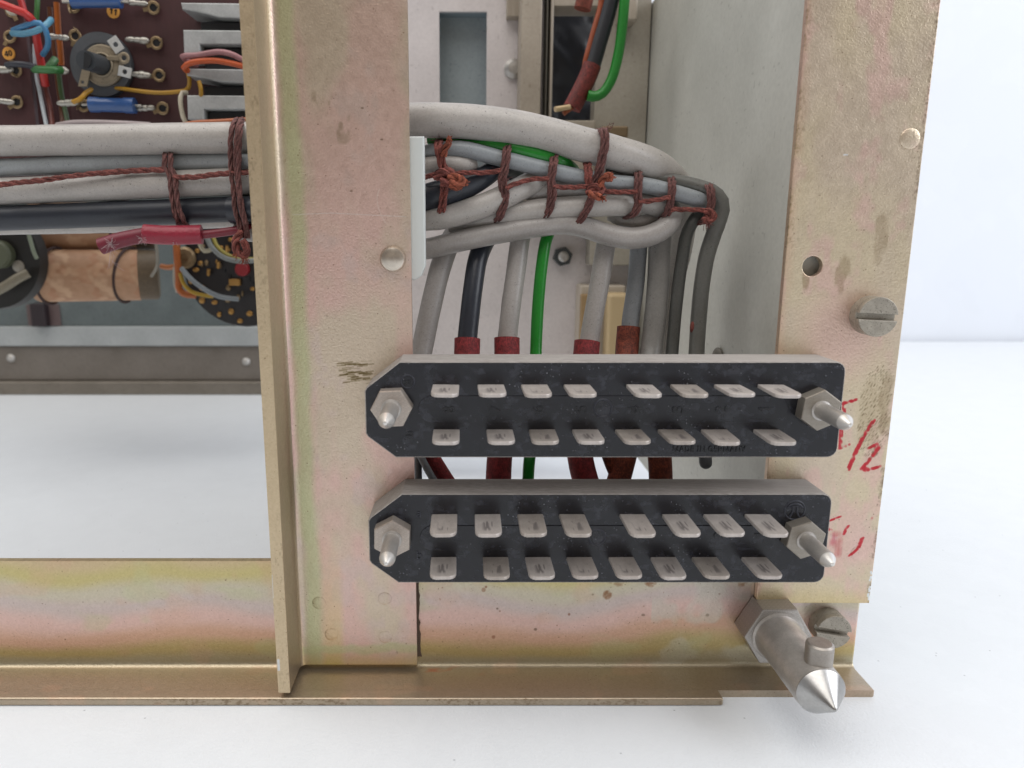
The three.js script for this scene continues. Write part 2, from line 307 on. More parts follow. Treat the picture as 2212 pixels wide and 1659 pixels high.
{
  const x0 = 60, x1 = 88, y0 = 16, y1 = 172;
  const map = plateMap(x0, x1, y0, y1, 10, (x, y) => {
    const f = fbm(x * 0.11, y * 0.045, 91), h = fbm(x * 0.25, y * 0.14, 92);
    let p = mix(BEIGE, [213, 199, 172], ss(0.35, 0.65, f)); p = mix(p, PINK, 0.7 * ss(0.5, 0.72, h));
    p = mix(p, PINK, 0.75 * ss(12, 3, Math.hypot(x - 74.5, (y - 76) * 0.9)) ); p = mix(p, ORANGE, 0.5 * ss(3, 0, x - 62 + 2 * h)); p = mix(p, GOLD, 0.55 * ss(6, 1, y - 17.5 + 2 * h));
    p = mix(p, PINK, 0.6 * ss(7, 3, Math.abs(y - 30) + 3 * h));
    for (const [cx, cy, w, h, k] of [[73.2, 87.4, 1.7, 4, 0.34], [66.2, 86.2, 0.8, 2.6, 0.4], [80, 94, 1.6, 5, 0.28], [84.6, 62, 1.6, 9, 0.3], [63.2, 160, 1.6, 9, 0.5], [82, 58, 3.4, 9, 0.2]]) p = mix(p, [136, 116, 88], k * ss(1, 0.45, Math.hypot((x - cx) / w, (y - cy) / h) + 1.1 * (fbm(x * 0.9, y * 0.5, 96) - 0.5)));
    return grainy(x, y, speckle(x, y, p, 93), 94, 5);
  }, marks);
  const g = extr(shapeOf([[62, 17.5], [86.2, 17.5], [86.2, 171], [62, 171]], [[67.35, 88.8, 1.95]]), -1.5, 0, 0.16);
  setUV(g, (x, y, z) => [(x - x0 + 0.4 * z) / (x1 - x0), (y - y0) / (y1 - y0)]);
  const m = plateMat(map, x1 - x0, y1 - y0, 0.47, 0.78, 0.00004), post = part(chassis, 'corner_post', g, m, null, 'right corner post with a small hole and red pen marks');
  part(post, 'spot_weld', setUV(new THREE.SphereGeometry(1, 28, 16).scale(1.9, 1.9, 0.3).translate([83.48,112.56,0][0], [83.48,112.56,0][1], 0), (x, y) => [(x - x0) / (x1 - x0), (y - y0) / (y1 - y0)]), m);
  part(post, 'spot_weld', setUV(new THREE.SphereGeometry(1, 24, 16).scale(1.6, 1.6, 0.12).translate(82.6, 29, 0), (x, y) => [(x - x0) / (x1 - x0), (y - y0) / (y1 - y0)]), m);
}
// bottom rail
{
  const x0 = -112, x1 = 88, s0 = -14, s1 = 32;
  const band = [[-14, BROWN], [-4, [174, 160, 141]], [0.5, [178, 164, 142]], [3, [182, 174, 148]], [5.5, [192, 174, 124]], [9, ORANGE], [13, PINK], [17, [203, 188, 182]], [20, [202, 194, 174]], [23.5, [200, 188, 134]], [27, [206, 186, 150]], [32, BROWN]];  // brown at the flange end paints a dark reflection into the colour
  const map = plateMap(x0, x1, s0, s1, 7, (x, s) => {
    const w = s + 7 * (fbm(x * 0.035, s * 0.06, 101) - 0.5) * ss(1, 8, s) + 3 * ss(-20, 40, x) * ss(2, 12, s) * Math.sin(x * 0.09);
    let i = 0; while (i < band.length - 2 && w > band[i + 1][0]) i++;
    let p = mix(band[i][1], band[i + 1][1], ss(band[i][0], band[i + 1][0], w));
    p = mix(p, ORANGE, 0.25 * ss(0.6, 0.75, fbm(x * 0.12, s * 0.15, 103))); p = mix(p, GREEN, 0.3 * ss(0.6, 0.75, fbm(x * 0.1, s * 0.16, 105)) * ss(0, 5, s));
    p = mix(p, [198, 104, 78], 0.5 * ss(0.52, 0.72, fbm(x * 0.2, s * 0.35, 107)) * ss(9, 3, Math.abs(x + 4)) * ss(3, 1, Math.abs(s + 1)));
    if (x > 40 && s > 2) p = mix(p, [204, 204, 190], 0.5 * ss(0.45, 0.65, fbm(x * 0.15, s * 0.2, 109)));
    if (s < -10) p = mix(p, [110, 92, 72], 0.55 * ss(0.5, 0.7, fbm(x * 1.6, s * 2.6, 111)) * ss(0.4, 0.6, fbm(x * 0.07, 1, 112)));
    return grainy(x, s, speckle(x, s, p, 113), 115, 5);
  }, (c) => {
    for (let i = 0; i < 26; i++) { const r = 0.1 + 0.5 * rnd() * rnd(), x = -10 + 72 * rnd(), y = 4 + 20 * rnd(); c.fillStyle = 'rgba(' + (rnd() < 0.5 ? '120,74,52' : '86,74,56') + ',' + (0.25 + 0.4 * rnd()).toFixed(2) + ')'; c.beginPath(); c.ellipse(x, y, r, r * (0.7 + 0.5 * rnd()), 0, 0, 7); c.fill(); }
    c.fillStyle = 'rgba(140,104,76,0.22)'; for (const [x, y, w, h] of [[32.6, 22.2, 1.8, 1.5], [39.6, 21.6, 1, 1.2], [59.2, 22.5, 1.6, 2], [30.4, 18.6, 0.8, 1]]) for (let i = 0; i < 60; i++) { const a = 6.28 * rnd(), d = Math.sqrt(rnd()), q = 0.12 + 0.35 * rnd(); c.beginPath(); c.ellipse(x + d * w * Math.cos(a), y + d * h * Math.sin(a), q, q, 0, 0, 7); c.fill(); }
  });
  const prof = [[3.2, 26.4], [1.7, 26.4]]; for (let i = 0; i <= 7; i++) { const a = Math.PI + (i / 7) * Math.PI / 2; prof.push([-(-0.5 + 1.2 * Math.cos(a)), 2.8 + 1.2 * Math.sin(a)]); }
  prof.push([-7.2, 1.6], [-7.2, 0.02], [1.6, 0.02], [2.6, 0.5], [3.2, 1.6]);
  const uvf = (x, y, z) => [(x - x0) / (x1 - x0), (y - Math.max(z + 1.7, 0) - s0) / (s1 - s0)];
  const m = plateMat(map, x1 - x0, s1 - s0, 0.44, 0.78, 0.00003);
  const rail = part(chassis, 'bottom_rail', setUV(extr(shapeOf(prof), -112, 85.3, 0.45, 'x'), uvf), m, null, 'bottom front rail with rainbow bands in its passivation');
  part(rail, 'rail_lip', setUV(box(-112, 52.7, 0.02, 1.75, 6.9, 10.2, 0.5), (x, y, z) => [(x - x0) / (x1 - x0), (y - z - 1.7 - s0) / (s1 - s0)]), plateMat(map, x1 - x0, s1 - s0, 0.42, 0.75, 0.00002));
}
{
  const l = [], q = []; for (let i = 0; i <= 26; i++) { const y = 4 + i * 0.9; l.push([-11.2, y]); q.unshift([-10.25 + 0.5 * (noise(i * 0.8, 3, 119) - 0.3) + 0.25 * (noise(i * 2.3, 8, 119) - 0.5), y]); }
  part(chassis, 'seam_strip', extr(shapeOf([...l, ...q]), -1.72, -1.42, 0.05), std({ color: 0x86766a, roughness: 0.9, map: fuzzMap }));  // ragged grey-brown strip along the right edge of the left post
}
// slotted cheese-head screws of the right post and the rail
function cheeseScrew(at, R, h, turn, deep) {
  const s = 0.62, slot = shapeOf([...Array(25)].map((_, i) => { const a = Math.asin(s / R) + (i / 24) * (Math.PI - 2 * Math.asin(s / R)); return [R * Math.cos(a), R * Math.sin(a)]; }));
  const half = (t) => extr(slot, h - deep, h, 0.14, 'z', 0.3).rotateZ(t);
  const g = setUV(mergeGeometries([half(0), half(Math.PI), toCreasedNormals(new THREE.CylinderGeometry(R, R, h - deep, 40).rotateX(Math.PI / 2).translate(0, 0, (h - deep) / 2), 0.5)].map((q) => { const n = q.index ? q.toNonIndexed() : q; n.clearGroups(); return n; })), (x, y, z) => [(x + z) / 14, (y + z * 0.6) / 14]);
  g.rotateZ(turn);
  return part(chassis, 'slotted_screw', g.translate(...at), dullSteel);
}
cheeseScrew([79.3, 79.3, 0], 3.85, 3.6, -0.05, 1.3);
cheeseScrew([78.2, 11.9, -1.7], 3.75, 3.9, -0.17, 1.4);

// large guide pin in the corner
{
  const ax = [65.3, 12.3];
  const pin = part(chassis, 'guide_pin', latheZ([[5.5, 4.4], [5.5, 4.7], [5.0, 4.9], [4.75, 5.4], [4.62, 22.6], [4.5, 23.2]], [...ax, 0], 44), std({ color: 0xcfcac4, metalness: 0.6, roughness: 0.42, map: smoothMetalMap }), null, 'large conical guide pin at the corner');
  setUV(pin.geometry, (x, y, z) => [Math.atan2(y - ax[1] * K, x - ax[0] * K) * 0.35, z / 0.014]);
  part(pin, 'hex_base', hexZ(7.1, -1.6, 4.5, ax, 0.02), std({ color: 0xcbc6c0, metalness: 0.75, roughness: 0.38, map: smoothMetalMap }));
  part(pin, 'conical_tip', latheZ([[4.5, 23.1], [4.55, 23.4], [0.55, 28.6], [0.2, 28.9], [0, 28.95]], [...ax, 0], 48), brightTip, null, 'bright turned conical tip');
  part(pin, 'cross_peg', toCreasedNormals(new THREE.LatheGeometry([[0, 8.2], [2.05, 8.2], [2.45, 7.9], [2.5, 7.4], [2.5, 3.6]].reverse().map((p) => new THREE.Vector2(...p)), 28), 0.5).translate(ax[0] + 0.5, ax[1], 20.4), std({ color: 0xb7b0a8, metalness: 0.7, roughness: 0.4, map: smoothMetalMap }));
}

// ---------------------------------------------------------------- inside of the right compartment
const greyPaint = (a, s) => dataMap(256, (u, v) => { const m = 20 * (fbm(u * 4, v * 4, s, 4) - 0.5) + (noise(u * 60, v * 60, s + 6, 60) > 0.93 ? -16 : 0) + 8 * (noise(u * 90, v * 90, s + 3, 90) - 0.5); return [a[0] + m, a[1] + m, a[2] + m]; }, true);
const panelMat = std({ map: greyPaint([194, 194, 186], 121), roughness: 0.55, metalness: 0.25 });
const lilacMat = std({ map: greyPaint([218, 212, 212], 125), roughness: 0.5, metalness: 0.1 });
const beigeMat = std({ map: greyPaint([170, 160, 146], 129), roughness: 0.55, metalness: 0.3 });
{
  const p = box(62.2, 63.6, 15, 171, -131, -1.6, 0.2); setUV(p, (x, y, z) => [z / 60, y / 60]);
  const dn = [61.6,64.86,-33.23];
  const sp = part(chassis, 'side_panel', p, panelMat, null, 'grey right side panel seen from inside');
  part(sp, 'panel_flange', setUV(box(63.7, 82, 18.5, 171, -4.6, -3.2, 0.2), (x, y) => [x / 60, y / 60]), panelMat);
  part(sp, 'screw_head', ball(dn, 1.2, 2.9, 2.9), std({ color: 0x8f8b84, roughness: 0.6, metalness: 0.4, map: speckMap }));
  const Z = -131, w0 = [-9.53,170.52,-131], w1 = [7.01,170.53,-131];
  const oc = [30.25,155.51,-131], od = [45.97,155.52,-131], ot = [36.85,172.77,-131], ob = [38,133.87,-131];
  const back = extr(shapeOf([[-42, 12], [61.9, 12], [61.9, 200], [-42, 200]], [[[w0[0], 118], [w0[0], w0[1]], [w1[0], w1[1]], [w1[0], 118]], [[oc[0], ob[1]], [oc[0], ot[1]], [od[0], ot[1]], [od[0], ob[1]]]]), Z - 1.5, Z, 0.1); setUV(back, (x, y) => [x / 60, y / 60]);
  const bp = part(chassis, 'rear_plate', back, lilacMat, null, 'pale lilac inner rear plate with a window cut-out');
  part(bp, 'window_backing', setUV(box(w0[0] - 8, w1[0] + 8, 60, w0[1] + 6, Z - 9, Z - 7.6), (x, y) => [x / 60, y / 60]), std({ map: greyPaint([146, 157, 161], 133), roughness: 0.6 }));
  for (const b of [box(w0[0] - 0.6, w0[0] - 0.02, 118, w0[1], Z - 7.5, Z - 1.6, 0.05), box(w0[0], w1[0], w0[1] + 0.02, w0[1] + 0.6, Z - 7.5, Z - 1.6, 0.05)]) part(bp, 'window_reveal', b, std({ color: 0x7d8a90, roughness: 0.6 }));
  const n = [35.2,86.86,-131];
  const nut = part(bp, 'hex_nut', hexZ(3.6, Z, Z + 3.4, n, 0.25), std({ color: 0x54585a, metalness: 0.6, roughness: 0.45 }));
  part(nut, 'screw_end', latheZ([[1.9, Z + 3], [1.9, Z + 5.2], [1.2, Z + 5.8], [0, Z + 5.9]], [n[0], n[1], 0], 20), satin);
  const sc = [16.49,151.69,-131];
  part(bp, 'round_head_screw', latheZ([[3.4, Z], [3.3, Z + 1.4], [2, Z + 2.8], [0, Z + 3.1]], [sc[0], sc[1], 0], 24), satin);
  const tb = [13.66,167.6,-127], tb2 = [18.21,167.6,-127];
  part(bp, 'bracket_tab', box(tb[0], tb2[0], tb[1], 200, -131, -126, 0.3), beigeMat);
}
{
  // relay frame with a dark opening
  const t = thing('relay_housing', 'beige metal housing with a black opening behind the hanging red sleeve', 'housing');
  const z = -118, a = [17.8,152.65,-118], b = [26.12,152.66,-118], c = [28.83,152.66,-118], d = [43.81,152.67,-118], e = [59.21,152.67,-118], top = [35.13,168.68,-118], bot = [36.19,132.78,-118], low = [36.31,128.66,-118];
  part(t, 'upright', setUV(box(a[0], b[0] - 1.4, 102, 200, -130, z + 3, 0.5), (x, y) => [x / 60, y / 60]), beigeMat);
  part(t, 'edge_strip', box(b[0] + 0.6, c[0] - 1.6, bot[1], 200, -130, z - 2, 0.2), std({ color: 0x8b8a82, metalness: 0.5, roughness: 0.5 }));
  part(t, 'edge_strip', box(c[0] - 0.9, c[0], bot[1], 200, -130, z, 0.2), std({ color: 0xb5aca0, metalness: 0.5, roughness: 0.5 }));
  part(t, 'top_bar', setUV(box(c[0], d[0], top[1], 200, -130, z, 0.3), (x, y) => [x / 60, y / 60]), beigeMat);
  part(t, 'bottom_bar', setUV(box(b[0], d[0], low[1] - 30, bot[1], -130, z, 0.3), (x, y) => [x / 60, y / 60]), beigeMat);
  part(t, 'side_plate', setUV(box(d[0], 61.8, 84, 200, -130, z - 3, 0.3), (x, y) => [x / 60, y / 60]), std({ map: greyPaint([162, 156, 144], 137), roughness: 0.6, metalness: 0.2 }));
  const u0 = [49.87,162.71,-116], u1 = [55.59,162.71,-116];
  part(t, 'spacer_block', box(u0[0], u1[0], u0[1], 200, -121, -113, 1), beigeMat);
  const v0 = [44.95,126.48,-114], v1 = [53.93,130.19,-114];
  part(t, 'spacer_block', box(v0[0], v1[0], v0[1], v1[1], -121, -112, 0.8), std({ color: 0x7d6a50, roughness: 0.6, metalness: 0.3 }));
}
{
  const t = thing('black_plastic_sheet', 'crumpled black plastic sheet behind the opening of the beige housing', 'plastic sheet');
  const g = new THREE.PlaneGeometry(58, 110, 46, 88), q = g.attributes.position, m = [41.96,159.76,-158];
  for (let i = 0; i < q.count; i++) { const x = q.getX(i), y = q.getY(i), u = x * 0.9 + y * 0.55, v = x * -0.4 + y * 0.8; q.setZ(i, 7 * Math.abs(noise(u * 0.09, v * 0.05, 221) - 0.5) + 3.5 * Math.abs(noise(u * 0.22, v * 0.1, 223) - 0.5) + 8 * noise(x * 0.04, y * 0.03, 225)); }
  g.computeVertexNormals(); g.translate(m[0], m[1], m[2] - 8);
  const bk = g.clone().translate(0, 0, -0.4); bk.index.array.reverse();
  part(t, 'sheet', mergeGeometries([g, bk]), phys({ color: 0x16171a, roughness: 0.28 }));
}
{
  const t = thing('relay_can', 'yellowish cream box on a beige base behind the grey wires', 'box');
  const a = [40.63,76.93,-120], b = [57.06,76.94,-120], c = [49.2,74.71,-117], d = [57.06,74.72,-117];
  part(t, 'base_frame', box(a[0], b[0], 20, a[1], -130.8, -120, 0.8), std({ color: 0xb8aea0, roughness: 0.6 }));
  part(t, 'side_strip', box(a[0], a[0] + 3.5, 20, a[1] - 3, -119.9, -116, 0.4), std({ color: 0x9b815c, roughness: 0.6 }));
  part(t, 'cover', box(c[0], d[0], 20, c[1], -119.9, -112, 1.6), std({ color: 0xc2ac86, roughness: 0.5 }));
}
{
  // white nylon edge guard behind the left post
  const t = thing('plastic_edge_guard', 'bluish white plastic strip edging the left corner post beside the lacing', 'edge guard');
  const g = extr(shapeOf([[-16, 86], [-10.2, 86], [-8.9, 86.8], [-8.1, 88.8], [-8.1, 113.2], [-16, 113.2]]), -4.4, -1.7, 0.3);
  part(t, 'strip', g, phys({ color: 0xc3c8c6, roughness: 0.45 }));
}

// ---------------------------------------------------------------- the two black plug connectors
const faceMap = plateMap(0, 92, 0, 20, 14, (x, y) => {
  const m = 5 * (fbm(x * 0.5, y * 0.5, 141) - 0.5), cl = fbm(x * 0.16, y * 0.25, 143);
  let p = [17 + m, 19 + m, 27 + m];
  const n = hash(Math.floor(x * 6), Math.floor(y * 6), 145);
  if (n > 0.999 - 0.009 * ss(0.4, 0.75, cl)) p = mix(p, [170, 172, 178], 0.3 + 0.5 * hash(Math.floor(x * 6), Math.floor(y * 6), 146));
  return mix(p, [84, 86, 94], 0.4 * ss(0.48, 0.85, fbm(x * 0.7, y * 0.9, 147)) * (0.75 + 0.4 * noise(x * 7, y * 7, 149)));
});
const dustyMap = (base, s) => dataMap(512, (u, v) => { const m = 18 * (fbm(u * 10, v * 10, s, 10) - 0.5) + 26 * (noise(u * 120, v * 120, s + 4, 120) - 0.5); return [base[0] + m, base[1] + m, base[2] + m]; }, true);
const faceMat = phys({ map: faceMap, roughness: 0.27 });
const dustMatA = std({ map: dustyMap([150, 145, 141], 151), roughness: 0.95 });
const letterMat = phys({ color: 0x15161c, roughness: 0.35 });
const rimMat = phys({ color: 0x2a2c36, roughness: 0.4 });
const bladeMats = [[184, 176, 170], [172, 164, 157], [192, 185, 180]].map((tone, k) => std({ map: plateMap(0, 6, 0, 9, 40, (x, y) => {
  const m = 26 * (fbm(x * 0.7 + k * 7, y * 0.5, 161) - 0.5) + 10 * (noise(x * 9, y * 3, 162) - 0.5), s = ss(0.5, 0.7, noise(x * 3.2 + k * 5, y * 0.4, 164)) * ss(1.4, 0.5, Math.abs(x - 3)) * ss(3.2, 4.2, y) * ss(8, 6.8, y);
  return mix([tone[0] + m, tone[1] + m, tone[2] + m], [104, 98, 98], 0.65 * s);
}), metalness: 0.5, roughness: 0.5 }));
const bladeGeo = setUV(extr(shapeOf([[-2.5, 0.3], [-2.5, -6.8], [-2.33, -7.6], [-1.9, -8.2], [-1.3, -8.5], [1.3, -8.5], [1.9, -8.2], [2.33, -7.6], [2.5, -6.8], [2.5, 0.3]]), -0.72, 0, 0.16, 'y', 0.3), (x, y, z) => [(x + 3) / 6, (z + 0.5) / 9]);
function stud(c, at, turn, z, tone) {
  const s = part(c, 'guide_stud', latheZ([[1.9, 11.9], [1.9, 12.15], [1.55, 12.3], [1.5, 20.3], [1.45, 20.5]], [at[0], at[1], z], 28), std({ color: 0xcdc9c4, metalness: 0.65, roughness: 0.42, map: smoothMetalMap }));
  part(s, 'hex_nut', hexZ(3.95, 9, 12, at, turn), tone);
  part(s, 'stud_tip', latheZ([[1.45, 20.4], [1.42, 20.7], [0.35, 22.5], [0, 22.6]], [at[0], at[1], z], 28), studTip);
}
function connector(label, y0, rows, studs, dust, writing) {
  const c = thing('plug_connector', label, 'connector'), R = 1.9, x1 = 71.25, x0 = -19.3, h = 18.7;
  const arc = (cx, cy, a) => [0, 1, 2, 3, 4].map((i) => [cx + R * Math.cos(a + i * Math.PI / 8), cy + R * Math.sin(a + i * Math.PI / 8)]);
  const out = [[-13.6, y0], ...arc(x1 - R, y0 + R, -Math.PI / 2), ...arc(x1 - R, y0 + h - R, 0), [-12.6, y0 + h], [-18.9, y0 + h - 4.9], [x0, y0 + h - 5.6], [x0, y0 + 4.8], [-18.9, y0 + 4.1]];
  const g = extr(shapeOf(out), 0, 9, 0.2, 'z', 0.3);
  const body = part(c, 'housing', setUV(g, (x, y, z) => (z > 8.75 ? [(x + 20) / 92, (y - y0) / 20] : [(x + 20) / 24, (z + y * 0.2) / 24])), [faceMat, dust]);
  const st = []; for (let i = 0; i <= 12; i++) { const a = -Math.PI / 2 + i * Math.PI / 12; st.push([58.4 + 2.6 * Math.cos(a), 2.6 * Math.sin(a)]); } for (let i = 0; i <= 12; i++) { const a = Math.PI / 2 + i * Math.PI / 12; st.push([-6.6 + 2.6 * Math.cos(a), 2.6 * Math.sin(a)]); }
  part(body, 'raised_band', setUV(extr(shapeOf(st), 8.9, 9.22, 0.08).translate(0, y0 + 9.6, 0), (x, y) => [(x + 22) / 92, (y - y0 + 2) / 20]), faceMat);
  rows.forEach(([y, xs]) => xs.forEach((x) => { const b = part(c, 'contact_blade', bladeGeo, bladeMats[Math.floor(rnd() * 3)], [x, y, 9]); b.scale.z = y === 41.25 ? 1.14 : 1; b.rotation.set((rnd() - 0.5) * 0.03, (rnd() - 0.5) * 0.03, (rnd() - 0.5) * 0.03); }));
  for (const [at, turn, tone] of studs) stud(c, at, turn, 0, tone);
  writing(c, body);
}
const nutTone = [std({ color: 0xcdc2b8, metalness: 0.65, roughness: 0.42, map: smoothMetalMap }), std({ color: 0xc4bcb4, metalness: 0.65, roughness: 0.45, map: speckMap })];
const ring = (x, y, z, R, r) => new THREE.TorusGeometry(R, r, 8, 28).translate(x, y, z);
connector('upper black sixteen-blade plug connector marked with country of origin, across the corner posts', 52.8,
  [[67.15, [-3.9, 4.55, 12.75, 20.8, 32.6, 40.9, 49.15, 57.4]], [58.4, [-3.85, 6.3, 14.4, 22.65, 30.85, 39.0, 47.25, 57.25]]],
  [[[-14.0, 63.1], 0.05, nutTone[0]], [[65.95, 62.8], 0.42, nutTone[1]]], dustMatA, (c, body) => {
    const y = 62.4;
    ['8', '7', '6', '5', '4', '3', '2', '1'].forEach((s, i) => part(c, 'moulded_numeral', text(s, 2.0, 0.3, fontPlain, Math.PI / 2, [[-3.4, 5.4, 13.6, 21.7, 31.7, 40.0, 48.2, 56.4][i], y, 9.1]), letterMat));
    part(c, 'moulded_lettering', text('MADE IN GERMANY', 1.15, 0.25, fontPlain, 0, [46.6, 54.55, 8.98]), letterMat);
    part(c, 'moulded_ring', ring(25.8, 62.6, 9.15, 1.7, 0.22), rimMat); part(c, 'moulded_lettering', text('a', 1.3, 0.25, fontPlain, Math.PI / 2, [-11.1, 67.6, 8.95]), letterMat); part(c, 'moulded_ring', ring(-11.1, 67.7, 9.0, 1.25, 0.14), rimMat);
    part(c, 'moulded_lettering', text('b', 1.5, 0.25, fontPlain, Math.PI / 2, [-11, 57.5, 8.95]), letterMat);
  });
connector('lower black sixteen-blade plug connector with a round moulded emblem, just above the bottom rail', 26.75,
  [[41.25, [-4.35, 4.07, 12.44, 20.58, 32.42, 40.75, 48.8, 56.9]], [32.25, [-4.55, 5.72, 14.1, 22.3, 30.6, 38.95, 47.1, 56.95]]],
  [[[-14.4, 37.2], Math.PI / 6 - 0.03, nutTone[0]], [[65.5, 37.05], 0.34, nutTone[1]]], dustMatA, (c, body) => {
    const y = 36.3;
    ['4', '3', '2', '1'].forEach((s, i) => part(c, 'moulded_numeral', text(s, 2.0, 0.3, fontPlain, Math.PI / 2, [[33.4, 41.6, 49.6, 57.6][i], y + 0.7, 9.1]), letterMat));
    part(c, 'moulded_ring', ring(25.6, 36.6, 9.15, 1.6, 0.25), rimMat);
    part(c, 'moulded_lettering', text('a', 1.5, 0.25, fontPlain, 0, [-9.4, 41.2, 8.95]), rimMat); part(c, 'moulded_lettering', text('b', 1.5, 0.25, fontPlain, 0, [-9.4, 32.7, 8.95]), rimMat);
    const e = part(c, 'moulded_emblem', ring(64.1, 42.1, 9.0, 1.95, 0.16), rimMat);
    part(e, 'emblem_relief', mergeGeometries([tube([[62.6, 42.6, 9.05], [63.2, 43.2, 9.05], [64.1, 43.4, 9.05], [65, 43.2, 9.05], [65.6, 42.6, 9.05]], 0.2, { n: 10, m: 6 }), tube([[62.7, 42.6, 9.05], [64.1, 42.9, 9.05], [65.5, 42.6, 9.05]], 0.15, { n: 8, m: 6 }), tube([[63.7, 42.8, 9.05], [63.6, 41.6, 9.05], [63.2, 40.7, 9.05]], 0.2, { n: 8, m: 6 }), tube([[64.5, 42.8, 9.05], [64.6, 41.6, 9.05], [65, 40.7, 9.05]], 0.2, { n: 8, m: 6 })]), rimMat);
  });

// ---------------------------------------------------------------- cable harness on the right
const GREY = 0xada8a6, PALE = 0xbfbab7, SLATE = 0x9aa0a6, DARK = 0x5a5b59, NIGHT = 0x2c313c, LEAF = 0x1f8a2c;
function wire(name, label, pts, r, color, o = {}) {
  const t = thing(name, label, o.cat ?? 'wire', o.group);
  part(t, 'insulation', tube(pts, r, { wob: 0.035, ...o }), wireMat(color, o.rough ?? 0.34));
  return t;
}
function sleeve(t, pts, r, mat, label) { part(t, 'sleeve', tube(pts, r, { wob: 0.06 }), mat, null, label); }
wire('thick_cable', 'thickest pale grey cable arching over the top of the laced bundle', [[-43.47,115.24,-22], [-12.05,118.08,-16], [-5.94,117.9,-14.5], [1.93,117.37,-13.5], [8.84,116.54,-13.5], [16.1,115.07,-13.5], [24.03,113.03,-13.5], [31.14,111.27,-14], [38.06,109.4,-16], [43.45,107.12,-20], [47.67,103.35,-25], [49.18,98.05,-28], [48.58,90.05,-29], [46.6,80.46,-29], [45.02,68.53,-26], [41.59,60.21,-20]], 3.5, PALE, { cat: 'cable', n: 90, m: 22 });
wire('slate_wire', 'blue-grey wire running under the thick cable through every lacing loop', [[-50.64,110.55,-24], [-8.67,111.77,-17], [-4.38,112.13,-14], [-0.58,112.02,-13], [6.35,110.35,-12.6], [14.55,108.4,-12.4], [22.49,106.61,-12.4], [30.48,105.35,-12.6], [36.88,104.84,-12.8], [43.37,103.38,-13], [48.75,101.86,-13.6], [51.17,101.17,-16], [52.82,100.68,-20]], 1.64, SLATE, { m: 18 });
wire('dusty_wire', 'dusty grey wire turning down at the far right corner of the lacing', [[29.2,107.79,-16.5], [36.27,106.51,-16], [43.97,105.64,-15.6], [49.35,104.42,-15], [52.13,103.15,-14.4], [53.6,100.94,-14], [53.17,97.8,-14], [52.18,94.32,-14.2], [51.15,90.16,-14.2], [50.49,84.33,-14], [50.11,76.47,-13.6], [49.6,69.36,-12], [48.72,62.53,-9]], 1.68, 0x6d6d6a, { m: 18 });
part(scene.getObjectByName('dusty_wire'), 'wax_drop', ball([48.62,75.24,-12.8], 0.55, 1.3, 0.6), cordMat);
wire('green_wire', 'green wire passing under the thick cable and dropping to the upper connector', [[-7.77,115.04,-19], [-1.87,114.06,-16.5], [5.14,112.99,-14.6], [10.18,112.12,-13.8], [14.6,111.04,-13.4], [18.12,109.97,-13.6], [20.87,109,-15], [23.58,106.95,-20], [22.33,101.88,-22], [18.74,96.9,-19], [17.05,93.32,-16.5], [16.04,87.19,-15], [15.38,79.06,-14], [14.99,69.93,-12.5], [14.64,58.45,-9], [13.5,45.26,-8], [13.42,37.84,-8]], (t) => 1.3 + 0.32 * ss(0.36, 0.22, t), LEAF, { rough: 0.3, m: 16 });
wire('white_wire_stub', 'short pale wire end showing behind the first knot', [[-10.26,108.88,-16], [-5.99,109.11,-14], [-1.85,109.15,-13.4], [0.06,108.99,-13.6], [1.27,108.87,-14.4], [1.73,108.85,-15.6]], (t) => 1.72 * Math.sqrt(1 - Math.max(0, t - 0.86) * Math.max(0, t - 0.86) * 48), PALE);
wire('night_blue_cable', 'dark blue-black cable crossing behind the first two lacing loops and dropping to the connector', [[-52.58,100.1,-24], [-10.28,101.89,-15], [-7.33,102.67,-14.2], [-3.46,103.71,-13.8], [0.38,105,-13.6], [3.57,106.66,-14], [6.53,108.56,-16.5], [10.78,107.73,-22], [8.96,100.29,-24], [4.8,94.6,-21], [2.57,90.02,-18], [1.23,82.27,-15], [0.27,73.86,-13], [0.01,70.04,-12], [-0.18,61.5,-9]], (t) => 2.15 + 0.8 * ss(0.5, 0.4, t), NIGHT, { cat: 'cable', rough: 0.35, m: 18 });
wire('crossing_wire', 'pale grey wire crossing upward between the first and third lacing loops', [[-10.4,97.97,-16], [-5.1,98.4,-14], [0.38,99.69,-12.9], [5.79,101.68,-12.7], [10.9,104.06,-13.4], [14.21,105.71,-15], [17.72,107.12,-18]], 2.5, PALE, { m: 18 });
wire('lower_wire', 'pale grey wire low in the lacing, running to the fifth loop', [[-3.59,97.37,-18.5], [2.04,97.77,-17], [8.48,98.9,-14.6], [14.81,99.9,-13.4], [22.76,100.49,-13], [30.78,100.84,-13.2], [33.83,100.87,-14], [36.01,100.55,-16.5]], 2.25, PALE, { m: 18 });
wire('inner_wire', 'grey wire in the middle of the lacing behind the red cord', [[12.77,102.92,-16.5], [16.56,103.97,-15.6], [21.37,104.37,-15.4], [27.87,103.5,-15.4], [34.39,102.24,-15.4], [39.54,100.97,-15], [42.24,100.24,-16.5]], 2.2, GREY, { m: 18 });
wire('looped_wire', 'grey wire coming along underneath and curling up in a loop at the right end', [[-52.16,95.8,-26], [-10.54,91.67,-17], [-2.88,93.17,-15], [5.25,94.87,-14], [13.29,96.26,-13.6], [20.69,97.09,-13.6], [25.2,96.27,-13.4], [29.66,94.79,-12.8], [34.75,94.07,-12.4], [39.25,94.95,-12.6], [42.76,97.22,-13.6], [43.9,99.76,-16.5], [42.11,101.16,-20]], 2.25, GREY, { m: 20 });
